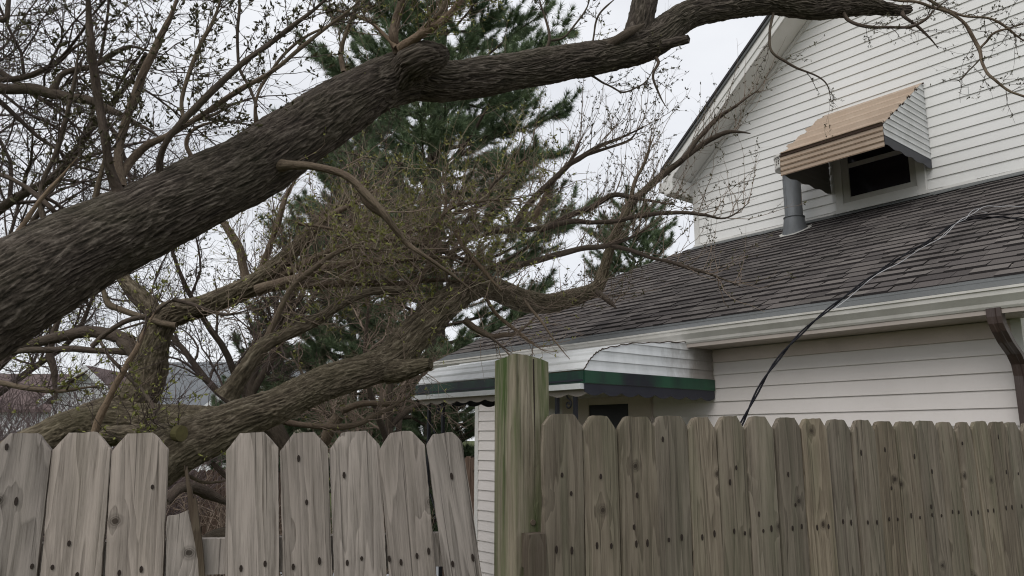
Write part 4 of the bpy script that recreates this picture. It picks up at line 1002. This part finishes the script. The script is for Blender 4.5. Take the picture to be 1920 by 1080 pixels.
FB = [
    ([(1175, 390, 6.4, 9), (1200, 365, 6.4, 8), (1225, 342, 6.4, 8), (1255, 318, 6.4, 7), (1282, 297, 6.3, 6), (1305, 265, 6.3, 5), (1345, 222, 6.3, 5), (1382, 196, 6.2, 4), (1420, 170, 6.2, 3)], 'branch_dark'),
    ([(1278, 300, 6.3, 6), (1315, 272, 6.3, 6), (1355, 250, 6.2, 5), (1385, 247, 6.2, 4), (1408, 250, 6.2, 3)], 'branch_dark'),
    ([(965, 420, 5.4, 7), (990, 385, 5.4, 7), (1022, 352, 5.4, 7), (1062, 312, 5.4, 6), (1085, 298, 5.4, 6), (1122, 275, 5.4, 5), (1170, 256, 5.4, 4), (1205, 241, 5.4, 4)], 'branch_dark'),
    ([(1065, 310, 5.4, 4), (1080, 284, 5.4, 4), (1088, 262, 5.4, 4)], 'branch_dark'),
    ([(1100, 290, 5.4, 4), (1145, 275, 5.4, 3), (1180, 262, 5.4, 3), (1195, 243, 5.4, 3)], 'branch_dark'),
    ([(910, 435, 5.2, 6), (960, 432, 5.3, 6), (1018, 426, 5.4, 6), (1062, 406, 5.5, 6), (1110, 388, 5.5, 6), (1150, 366, 5.5, 6), (1185, 371, 5.5, 5), (1225, 378, 5.5, 5), (1265, 384, 5.5, 4)], 'branch_dark'),
    ([(1010, 432, 5.4, 6), (1070, 415, 5.4, 6), (1110, 416, 5.4, 5), (1155, 414, 5.4, 5), (1210, 403, 5.4, 5), (1282, 399, 5.4, 4), (1320, 404, 5.4, 4), (1352, 411, 5.4, 3), (1375, 404, 5.4, 3), (1406, 380, 5.4, 2)], 'branch_dark'),
    ([(930, 508, 5.4, 7), (965, 498, 5.4, 7), (1015, 485, 5.4, 7), (1055, 475, 5.4, 7), (1092, 465, 5.4, 6), (1130, 462, 5.4, 6), (1170, 450, 5.4, 5), (1218, 425, 5.4, 4)], 'branch_dark'),
    ([(1140, 458, 5.4, 5), (1180, 468, 5.4, 5), (1222, 484, 5.4, 4), (1258, 492, 5.4, 4), (1300, 505, 5.4, 4), (1340, 518, 5.4, 3), (1394, 541, 5.4, 2)], 'branch_dark'),
    ([(1000, 418, 5.5, 7), (1015, 380, 5.5, 6), (1032, 348, 5.5, 5)], 'branch_tan'),
    ([(560, 419, 5.0, 4), (640, 431, 5.0, 3), (700, 435, 5.0, 3), (750, 436, 5.0, 4), (800, 428, 5.0, 4), (850, 388, 5.0, 4), (900, 378, 5.0, 4), (960, 374, 5.0, 3), (1000, 366, 5.0, 3)], 'branch'),
    ([(500, 530, 5.1, 12), (560, 500, 5.1, 9), (620, 470, 5.1, 7), (680, 455, 5.1, 6), (765, 450, 5.1, 6), (830, 472, 5.1, 6), (880, 490, 5.2, 6), (930, 508, 5.3, 5)], 'branch'),
    ([(480, 545, 5.0, 12), (560, 520, 5.0, 10), (600, 505, 5.0, 10), (640, 495, 5.0, 9), (705, 490, 5.0, 9), (760, 485, 5.0, 8), (830, 482, 5.0, 6), (880, 500, 5.1, 5)], 'branch'),
    ([(470, 540, 5.2, 11), (540, 537, 5.2, 9), (600, 535, 5.2, 9), (660, 530, 5.2, 8), (740, 532, 5.2, 7), (820, 525, 5.2, 6), (880, 530, 5.2, 5)], 'branch'),
    ([(640, 530, 5.1, 9), (665, 505, 5.1, 8), (700, 490, 5.1, 6)], 'branch_tan'),
    ([(430, 745, 4.5, 5), (450, 700, 4.5, 4), (475, 660, 4.5, 3)], 'branch'),
    ([(495, 642, 4.5, 7), (512, 610, 4.5, 6), (530, 570, 4.5, 6), (555, 530, 4.5, 6), (590, 500, 4.5, 6), (620, 480, 4.5, 5), (660, 465, 4.5, 3), (740, 470, 4.5, 2)], 'branch'),
    ([(480, 540, 5.1, 8), (494, 495, 5.1, 7), (508, 455, 5.1, 6), (522, 415, 5.1, 6), (538, 365, 5.1, 5), (562, 325, 5.1, 3)], 'branch'),
    ([(468, 545, 5.3, 10), (456, 500, 5.3, 9), (448, 465, 5.3, 9), (425, 425, 5.3, 8), (410, 405, 5.3, 8), (395, 380, 5.3, 6)], 'branch'),
    ([(590, 430, 5.2, 8), (620, 405, 5.2, 7), (665, 380, 5.2, 5), (705, 355, 5.2, 4)], 'branch'),
    ([(330, 610, 5.0, 6), (300, 605, 5.0, 6), (260, 592, 5.0, 6), (225, 580, 5.0, 6), (203, 570, 5.0, 7), (195, 540, 5.0, 6), (182, 528, 5.0, 5)], 'branch'),
    ([(168, 860, 4.2, 5), (178, 808, 4.2, 7), (190, 775, 4.2, 7), (204, 749, 4.2, 6), (222, 712, 4.2, 6), (240, 680, 4.2, 6), (256, 655, 4.2, 5), (272, 620, 4.25, 5), (292, 582, 4.3, 4)], 'branch_tan'),
    ([(172, 650, 4.7, 5), (205, 620, 4.7, 5), (240, 600, 4.7, 5), (280, 590, 4.7, 5), (305, 572, 4.7, 5), (325, 560, 4.7, 4)], 'branch_dark'),
    ([(325, 562, 4.7, 4), (360, 570, 4.7, 4), (420, 590, 4.7, 3), (480, 575, 4.7, 2)], 'branch_dark'),
    ([(188, 640, 4.7, 3), (205, 668, 4.6, 3), (235, 700, 4.6, 4), (270, 735, 4.6, 4), (285, 760, 4.5, 4), (293, 790, 4.4, 3), (295, 812, 4.3, 2)], 'branch_dark'),
    ([(-20, 715, 4.6, 5), (30, 723, 4.6, 5), (70, 730, 4.6, 5), (105, 733, 4.6, 4), (150, 728, 4.6, 3), (195, 722, 4.6, 3)], 'branch'),
    ([(105, 733, 4.6, 3), (140, 710, 4.6, 3), (165, 695, 4.6, 2)], 'branch_dark'),
    ([(112, 590, 5.8, 5), (100, 630, 5.8, 6), (94, 665, 5.8, 7), (102, 700, 5.8, 6), (104, 750, 5.8, 6)], 'branch_dark'),
    ([(150, 560, 5.6, 4), (110, 585, 5.6, 5), (60, 600, 5.6, 5), (0, 620, 5.6, 5)], 'branch_dark'),
    ([(268, 668, 5.15, 7), (235, 660, 5.2, 7), (200, 658, 5.2, 6), (150, 655, 5.2, 6), (90, 656, 5.2, 6), (50, 657, 5.2, 7), (-10, 668, 5.2, 7)], 'branch_dark'),
    ([(530, 790, 5.0, 7), (570, 797, 5.0, 6), (620, 800, 5.0, 7), (670, 795, 5.0, 6), (720, 772, 5.0, 5), (760, 748, 5.0, 4), (778, 738, 5.0, 3)], 'branch'),
    ([(636, 780, 5.2, 12), (618, 805, 5.2, 12), (600, 850, 5.2, 11)], 'branch'),
    ([(640, 770, 5.2, 8), (675, 758, 5.2, 7), (725, 757, 5.2, 6), (760, 750, 5.2, 5)], 'branch'),
    ([(500, 790, 4.9, 20), (520, 810, 4.9, 18), (540, 850, 4.9, 16), (560, 900, 4.9, 14)], 'branch_dark'),
    ([(870, 600, 5.3, 8), (895, 617, 5.3, 7), (922, 630, 5.3, 6), (945, 628, 5.3, 6), (968, 625, 5.3, 4), (1003, 597, 5.3, 3)], 'branch'),
    ([(912, 560, 5.4, 4), (930, 590, 5.4, 4), (965, 618, 5.4, 4), (1000, 645, 5.4, 3), (1022, 658, 5.4, 2)], 'branch_tan'),
    ([(918, 632, 5.2, 3), (940, 648, 5.2, 2), (960, 662, 5.2, 2)], 'branch_dark'),
    ([(982, 562, 5.2, 3), (1010, 598, 5.0, 3), (1035, 632, 4.9, 2), (1068, 673, 4.8, 2)], 'branch'),
    ([(1118, 545, 6.3, 6), (1135, 560, 6.2, 6), (1155, 578, 6.1, 5)], 'branch_dark'),
    ([(855, 430, 5.0, 6), (870, 465, 5.0, 6), (900, 500, 5.0, 5), (940, 545, 5.0, 4)], 'branch_tan'),
    ([(770, 540, 5.0, 7), (800, 500, 5.0, 5), (820, 440, 5.1, 5), (835, 380, 5.2, 4), (830, 320, 5.2, 3)], 'branch'),
    ([(830, 470, 5.3, 5), (870, 420, 5.3, 5), (920, 350, 5.4, 4), (990, 295, 5.4, 3)], 'branch_dark'),
    ([(1180, 390, 6.4, 6), (1190, 340, 6.4, 4), (1215, 290, 6.4, 3), (1222, 240, 6.4, 2)], 'branch'),
    ([(310, 940, 3.6, 10), (345, 912, 3.7, 10), (385, 925, 3.9, 12), (430, 945, 4.0, 12)], 'branch_dark'),
    ([(300, 905, 4.2, 4), (340, 890, 4.2, 4), (380, 905, 4.2, 3), (430, 900, 4.2, 3)], 'branch'),
    ([(370, 1025, 4.0, 12), (410, 1003, 4.1, 14), (450, 1000, 4.1, 14)], 'branch_dark'),
    ([(398, 868, 4.6, 5), (415, 885, 4.6, 5), (432, 905, 4.6, 4)], 'branch_dark'),
]
for p, m_ in FB:
    _, P, r = limb('branch', p, M[m_], fallen, seg=9, step=.025, wig=.008); FL.append(P); FLR.append(r)
def sel(x0, x1, y0=-999, y1=9999):
    out = [], []
    for (P, r) in zip(FL, FLR):
        d = P.mean(0) - CAM; fw = d[1] * math.cos(PHI) + d[2] * math.sin(PHI); u = -d[1] * math.sin(PHI) + d[2] * math.cos(PHI)
        x, y = 960 + F * d[0] / fw, 540 - F * u / fw
        if x0 <= x < x1 and y0 <= y < y1: out[0].append(P); out[1].append(r)
    return out
# dense thicket of water sprouts in the middle
twig_set(fallen, *sel(560, 1020, 300, 600), 430, .7, 1250, .3, up1=.1, up2=.08, wig=.3, ang=(30, 115), budn=1000, buds_size=.024, mat='twig', r1=.0036, r2=.0022, n3=1000, l3=.12)
twig_set(fallen, *sel(560, 1020, 300, 600), 300, .75, 420, .28, up1=.3, up2=.2, wig=.26, ang=(30, 120), budn=1300, buds_size=.028, mat='twig_pale', r1=.003, r2=.002)
twig_set(fallen, *sel(1020, 1450, 150, 600), 330, .7, 800, .2, up1=.6, up2=.2, budn=1900, buds_size=.02, budm='bud_dark', mat='twig', r1=.003, r2=.002)
twig_set(fallen, *sel(300, 560, 380, 800), 230, .5, 600, .25, up1=.3, budn=600, buds_size=.022, mat='twig', r1=.003, r2=.002)
twig_set(fallen, *sel(-50, 300, 500, 850), 150, .5, 450, .22, up1=.2, budn=500, buds_size=.026, mat='twig_dark', r1=.0028, r2=.0018)
twig_set(fallen, *sel(560, 1000, 600, 900), 90, .5, 260, .2, up1=0, budn=200, buds_size=.018, mat='twig', r1=.003, r2=.002)
n_ = 110; ls = rng.uniform(-6.3, -4.9, n_); lc = rng.uniform(4.6, 6.9, n_); X = np.array([H(a, b, rz(b) + .025) for a, b in zip(ls, lc)])
a_ = rng.uniform(0, 6.28, n_); Dd = np.array([H(math.cos(q), math.sin(q), RK * math.sin(q)) for q in a_]); P, Rr = grow(X, Dd, rng.uniform(.06, .35, n_), np.full(n_, .0028), 5, .12)
V, Fq = batch_tubes(P, Rr, 4); tag(mesh('twigs', V, Fq, M['twig_dark'], fallen), kind='stuff')
# ------------------------------------------------------------------ BARE TREES behind on the left
def bare_tree(name, base, hgt, label, limbs, n1, n2, n3, lens, seedd, lean_=(0, 0), mat='twig_dark', cone=55, budn=0, r0=.14, group=None, traced=(), trm='branch_dark'):
    global rng
    rng = np.random.default_rng(seedd); root = empty(name, base, label, 'tree', group)
    base = np.array(base, float); top = base + np.array([lean_[0], lean_[1], hgt * .45])
    T = spline([base + np.array([0, 0, -.1]), base * .6 + top * .4 + rng.normal(0, .05, 3), top], 6); rt = np.linspace(r0, r0 * .7, len(T))
    V, Fq = tube_arrays(T, rt, 12); at_ = {'bh': ('FLOAT', 'POINT', np.full(len(V), .5)), 'bk': ('FLOAT_VECTOR', 'POINT', V)}
    mesh('trunk', V, Fq, M[trm], root, True, at_)
    src = []; sr = []
    for i in range(limbs):
        a = 2 * math.pi * i / limbs + rng.uniform(-.4, .4); el = rng.uniform(R(90 - cone), R(75))
        d = np.array([[math.cos(a) * math.cos(el), math.sin(a) * math.cos(el), math.sin(el)]])
        P, Rr = grow(T[[-1 - int(rng.integers(0, 5))]], d, np.array([hgt * rng.uniform(.45, .62)]), np.array([r0 * .5]), 14, .12, up=.04)
        V, Fq = batch_tubes(P, Rr, 7); mesh('branch', V, Fq, M[trm], root, True, {'bh': ('FLOAT', 'POINT', np.full(len(V), .5)), 'bk': ('FLOAT_VECTOR', 'POINT', V)})
        src.append(P[0]); sr.append(Rr[0])
    for p in traced:
        _, P, r = limb('branch', p, M[trm], root, seg=10, step=.05, wig=.015); src.append(P); sr.append(r)
    X, D, r = sample(src, sr, n1, .1); P1, R1 = grow(X, side_dirs(D, (30, 65), .1), rng.uniform(.4, 1, n1) * lens[0], np.minimum(r * .6, r0 * .18), 9, .17, up=.02); a1, b1 = as_list(P1, R1)
    X, D, r = sample(a1, b1, n2, .1); P2, R2 = grow(X, side_dirs(D, (30, 65), .05), rng.uniform(.4, 1, n2) * lens[1], np.minimum(r * .7, .008), 7, .2); a2, b2 = as_list(P2, R2)
    X, D, r = sample(a2, b2, n3, .1); P3, R3 = grow(X, side_dirs(D, (30, 65), .0), rng.uniform(.4, 1, n3) * lens[2], np.minimum(r * .8, .0042), 5, .22)
    V, Fq = merge([batch_tubes(P1, R1, 5), batch_tubes(P2, R2, 4), batch_tubes(P3, R3, 3)]); tag(mesh('twigs', V, Fq, M[mat], root), kind='stuff')
    if budn:
        V, Fq = buds(as_list(P3, R3)[0], budn, .035); tag(mesh('buds', V, Fq, M['bud_dark'], root), kind='stuff')
    return root
bare_tree('bare_tree', (-7.6, 8.2, 0), 9.5, 'bare budding tree at the far left behind the leaning limb', 5, 75, 900, 4600, (2.4, 1.1, .45), 11, (1.0, .2), budn=4500,
          traced=[[(-120, 150, 6.2, 13), (0, 165, 6.2, 10), (60, 168, 6.2, 10), (120, 180, 6.2, 9), (175, 191, 6.2, 8), (230, 218, 6.2, 7), (280, 245, 6.2, 6), (303, 262, 6.2, 5)],
                  [(92, 180, 6.2, 7), (105, 160, 6.2, 6), (120, 135, 6.2, 5), (170, 125, 6.2, 5), (200, 110, 6.2, 5), (240, 88, 6.2, 4), (300, 100, 6.2, 3)],
                  [(-60, 150, 6.5, 5), (40, 145, 6.5, 5), (100, 120, 6.5, 5), (140, 90, 6.5, 4), (170, 70, 6.5, 3)],
                  [(-50, 100, 6.6, 6), (60, 175, 6.6, 4), (140, 215, 6.6, 3)], [(303, 262, 6.2, 4), (340, 235, 6.2, 4), (400, 215, 6.2, 3), (450, 190, 6.2, 2)],
                  [(-40, -20, 6, 6), (5, 40, 6, 5), (15, 0, 6, 4), (20, -40, 6, 4)]])
bare_tree('bare_tree', (-4.1, 11.5, 0), 6.5, 'low bare tree behind the fallen logs, left of the pines', 6, 80, 700, 3600, (1.6, .8, .35), 12, (.2, 0), budn=2200, r0=.12)
bare_tree('bare_tree', (-9.5, 13.5, 0), 8.5, 'distant bare tree at the left edge above the brown roof', 7, 120, 1200, 6500, (2.2, 1.0, .45), 13, (.2, 0), budn=2000)
bare_tree('bare_tree', (-1.7, 10.6, 0), 4.2, 'small tangled bare tree behind the awning posts', 7, 80, 600, 2600, (1.0, .5, .3), 14, (0, 0), mat='twig', budn=1500, r0=.1, cone=80)
# brush behind the fence
def brush(name, x0, x1, y0, y1, n, h, label, m, seedd):
    global rng
    rng = np.random.default_rng(seedd); X = np.stack([rng.uniform(x0, x1, n), rng.uniform(y0, y1, n), np.zeros(n)], 1)
    d = norm(np.stack([rng.normal(0, .35, n), rng.normal(0, .35, n), np.ones(n)], 1)); P, Rr = grow(X, d, rng.uniform(.6, 1, n) * h, np.full(n, .009), 8, .13); a, b = as_list(P, Rr)
    X, D, r = sample(a, b, n * 5, .2); P2, R2 = grow(X, side_dirs(D, (25, 60), .1), rng.uniform(.3, 1, n * 5) * h * .35, np.full(n * 5, .005), 5, .2)
    a2, b2 = as_list(P2, R2); X, D, r = sample(a2, b2, n * 9, .2); P3, R3 = grow(X, side_dirs(D, (25, 60), .1), rng.uniform(.3, 1, n * 9) * h * .16, np.full(n * 9, .004), 4, .2)
    V, Fq = merge([batch_tubes(P, Rr, 4), batch_tubes(P2, R2, 3), batch_tubes(P3, R3, 3)]); o = mesh(name, V, Fq, M[m], None); tag(o, label, 'brush', None, 'stuff'); return o
brush('brush', -10, -4.4, 8.0, 11, 720, 2.75, 'purplish brown leafless brush behind the left fence', 'brush_twig', 21)
brush('brush', -3.6, -1.0, 4.9, 7.6, 150, 1.5, 'tangle of fallen twigs and brush low behind the pickets', 'twig', 22)
# ------------------------------------------------------------------ PINES
def needle_mat():
    k = Mat('pine_needles', .7, .2); o = k.obj(); n = k.noise(o, .9, 3, .6); t = k.attr('tint').outputs['Fac']
    c = k.ramp(k.math('ADD', k.math('MULTIPLY', n, .5), k.math('MULTIPLY', t, .5)), [(.2, (.07, .105, .06)), (.5, (.14, .195, .105)), (.8, (.235, .295, .16))])
    k.color(c); return k.m
NM = needle_mat()
def pine(base, hgt, rad, label, seedd, nwh=26, dens=1.0, z_lo=.06, nl=.17, sparse=.0):
    global rng
    rng = np.random.default_rng(seedd); root = empty('pine_tree', base, label, 'tree', 'pines behind the fallen tree'); base = np.array(base, float)
    T = np.array([base + np.array([math.sin(z * .7) * .06, math.cos(z * .5) * .06, z]) for z in np.linspace(-.1, hgt, 24)]); rt = np.linspace(.17, .02, 24) * hgt / 12
    V, Fq = tube_arrays(T, rt, 12); mesh('trunk', V, Fq, M['bark'], root, True, {'bh': ('FLOAT', 'POINT', np.full(len(V), .5)), 'bk': ('FLOAT_VECTOR', 'POINT', V)})
    X = []; D = []; Ls = []; 
    for w_ in range(nwh):
        f = z_lo + (1 - z_lo) * (w_ / nwh) ** .95; nb = int(rng.integers(4, 7)); a0 = rng.uniform(0, 6.28)
        for b in range(nb):
            if rng.random() < sparse: continue
            a = a0 + b * 2 * math.pi / nb + rng.uniform(-.3, .3); el = R(rng.uniform(-8, 18) + f * 25)
            X.append(base + np.array([0, 0, f * hgt + rng.uniform(-.15, .15)])); D.append([math.cos(a) * math.cos(el), math.sin(a) * math.cos(el), math.sin(el)])
            Ls.append(rad * (1 - .88 * f ** 1.7) * rng.uniform(.55, 1.05) * (1 if f > .25 else .8))
    X = np.array(X); D = np.array(D); Ls = np.array(Ls); n = len(X)
    P, Rr = grow(X, D, Ls, .014 + .010 * Ls, 9, .06, up=.045); a, b = as_list(P, Rr)
    n2 = int(n * 10 * dens); X2, D2, r2 = sample(a, b, n2, .25, 1.0); q = norm(np.cross(D2, np.array([0, 0, 1.]))) * rng.choice([-1, 1], n2)[:, None]
    d2 = norm(D2 + q * rng.uniform(.4, 1.1, n2)[:, None] + np.array([0, 0, .12]) + rng.normal(0, .12, (n2, 3))); P2, R2 = grow(X2, d2, rng.uniform(.25, .8, n2) * rad * .26, np.full(n2, .005), 5, .1, up=.08); a2, b2 = as_list(P2, R2)
    V, Fq = merge([batch_tubes(P, Rr, 6), batch_tubes(P2, R2, 3)]); mesh('branches', V, Fq, M['branch_dark'], root, False, {'bh': ('FLOAT', 'POINT', np.full(len(V), .5)), 'bk': ('FLOAT_VECTOR', 'POINT', V)})
    # needle tufts
    nt_ = int(n2 * 10); C, Dt, _ = sample(a2, b2, nt_, .3, 1.0); C2_, D2_, _ = sample(a, b, int(nt_ * .12), .6, 1.0); C = np.vstack([C, C2_]); Dt = np.vstack([Dt, D2_]); nt_ = len(C)
    k = 22; C = np.repeat(C, k, 0); Dn = np.repeat(Dt, k, 0); tint = np.repeat(rng.uniform(0, 1, nt_), k)
    m_ = len(C); dn = norm(Dn * .75 + rng.normal(0, .46, (m_, 3)) + np.array([0, 0, -.03])); ln = rng.uniform(.6, 1.15, m_)[:, None] * nl; sd_ = norm(np.cross(dn, rng.normal(size=(m_, 3)))) * .0052
    V = np.stack([C - sd_, C + sd_, C + dn * ln], 1).reshape(-1, 3); Fq = np.arange(m_ * 3).reshape(-1, 3)
    tag(mesh('needles', V, Fq, NM, root, False, {'tint': ('FLOAT', 'FACE', tint)}), kind='stuff')
    return root
pine((-1.5, 14.5, 0), 16.5, 3.85, 'tall dense pine rising behind the tangled thicket, middle of the view', 31, nwh=40, dens=1.7)
pine((-3.7, 17.5, 0), 9.5, 2.9, 'lower darker pine just left of the tall one', 32, nwh=26, dens=1.5)
pine((3.5, 21, 0), 8.2, 3.3, 'small pine peeking over the lean-to roof beside the gable corner', 33, nwh=22, dens=1.3)
pine((-1.0, 13.0, 0), 3.4, 1.3, 'young evergreen low behind the awning posts', 34, nwh=12, dens=1.0, nl=.12)
pine((-4.9, 15.5, 0), 4.6, 1.6, 'short evergreen at the foot of the pines, behind the fallen logs', 35, nwh=12, dens=1.0, nl=.14)
# ------------------------------------------------------------------ FAR HOUSES
M['roof_brown'] = flat_mat('brown_far_roof', (.14, .105, .10), .9, .1, dirt=.3, dsc=1)
M['roof_grey'] = flat_mat('grey_far_roof', (.17, .18, .19), .9, .1, dirt=.3, dsc=1)
M['cream'] = flat_mat('cream_siding', (.6, .56, .44), .7, .2, dirt=.15, dsc=1)
M['white_far'] = flat_mat('white_far_siding', (.68, .69, .70), .7, .2, dirt=.15, dsc=1)
def far_house(x, y, w_, d_, hw, hr, rot, label, wm, rm, gable_front=False):
    root = empty('neighbour_house', (x, y, 0), label, 'house', 'houses beyond the yard'); c, s = math.cos(rot), math.sin(rot)
    def P(a, b, z): return np.array([x + a * c - b * s, y + a * s + b * c, z])
    b = MB()
    if gable_front:
        b.prism([P(-w_ / 2, 0, 0), P(w_ / 2, 0, 0), P(w_ / 2, 0, hw), P(0, 0, hw + hr), P(-w_ / 2, 0, hw)], P(0, d_, 0) - P(0, 0, 0))
    else: b.prism([P(-w_ / 2, 0, 0), P(-w_ / 2, d_, 0), P(-w_ / 2, d_, hw), P(-w_ / 2, d_ / 2, hw + hr), P(-w_ / 2, 0, hw)], P(w_, 0, 0) - P(0, 0, 0))
    b.build('wall', wm, root)
    for sg in (-1, 1):
        b = MB(); o = .35; t = .12
        if gable_front:
            k = hr / (w_ / 2); b.prism([P(sg * (w_ / 2 + o), -o, hw - o * k + .02), P(0, -o, hw + hr + .02), P(0, d_ + o, hw + hr + .02), P(sg * (w_ / 2 + o), d_ + o, hw - o * k + .02)], (0, 0, t))
        else:
            k = hr / (d_ / 2); y0 = -o if sg < 0 else d_ + o; b.prism([P(-w_ / 2 - o, y0, hw - o * k + .02), P(w_ / 2 + o, y0, hw - o * k + .02), P(w_ / 2 + o, d_ / 2, hw + hr + .02), P(-w_ / 2 - o, d_ / 2, hw + hr + .02)], (0, 0, t))
        b.build('roof', rm, root)
    if gable_front:
        for sg in (-1, 1):
            k = hr / (w_ / 2); MB().prism([P(sg * (w_ / 2 + .35), -.36, hw - .35 * k - .15), P(0, -.36, hw + hr - .15), P(0, -.36, hw + hr + .14), P(sg * (w_ / 2 + .35), -.36, hw - .35 * k + .14)], P(0, -.05, 0) - P(0, 0, 0)).build('fascia', M['white_far'], root)
    for a in (-w_ / 4, w_ / 4):
        f = MB().prism([P(a - .5, -.05, hw - 1.9), P(a + .5, -.05, hw - 1.9), P(a + .5, -.05, hw - .6), P(a - .5, -.05, hw - .6)], P(0, .04, 0) - P(0, 0, 0)).build('window', M['white_far'], root)
        MB().prism([P(a - .4, -.07, hw - 1.8), P(a + .4, -.07, hw - 1.8), P(a + .4, -.07, hw - .7), P(a - .4, -.07, hw - .7)], P(0, .015, 0) - P(0, 0, 0)).build('pane', M['glass'], f)
    return root
far_house(-23, 33, 14, 9, 2.9, 1.75, .1, 'far house with long brown roof at the left', M['white_far'], M['roof_brown'])
far_house(-17.8, 32, 2.6, 6, 3.4, 1.15, .1, 'narrow white gabled house beside the brown roof', M['white_far'], M['roof_brown'], True)
far_house(-12.5, 30, 7, 8, 2.5, 2.4, -.05, 'far house with grey roof between the two trunks', M['white_far'], M['roof_grey'])
far_house(-9.6, 28, 3.0, 6, 2.7, 1.2, 0, 'small white gable to the right of the grey roof', M['white_far'], M['roof_grey'], True)
far_house(-6.6, 26, 4.4, 6, 2.0, 1.1, 0, 'cream sided far house seen under the log', M['cream'], M['roof_grey'], True)
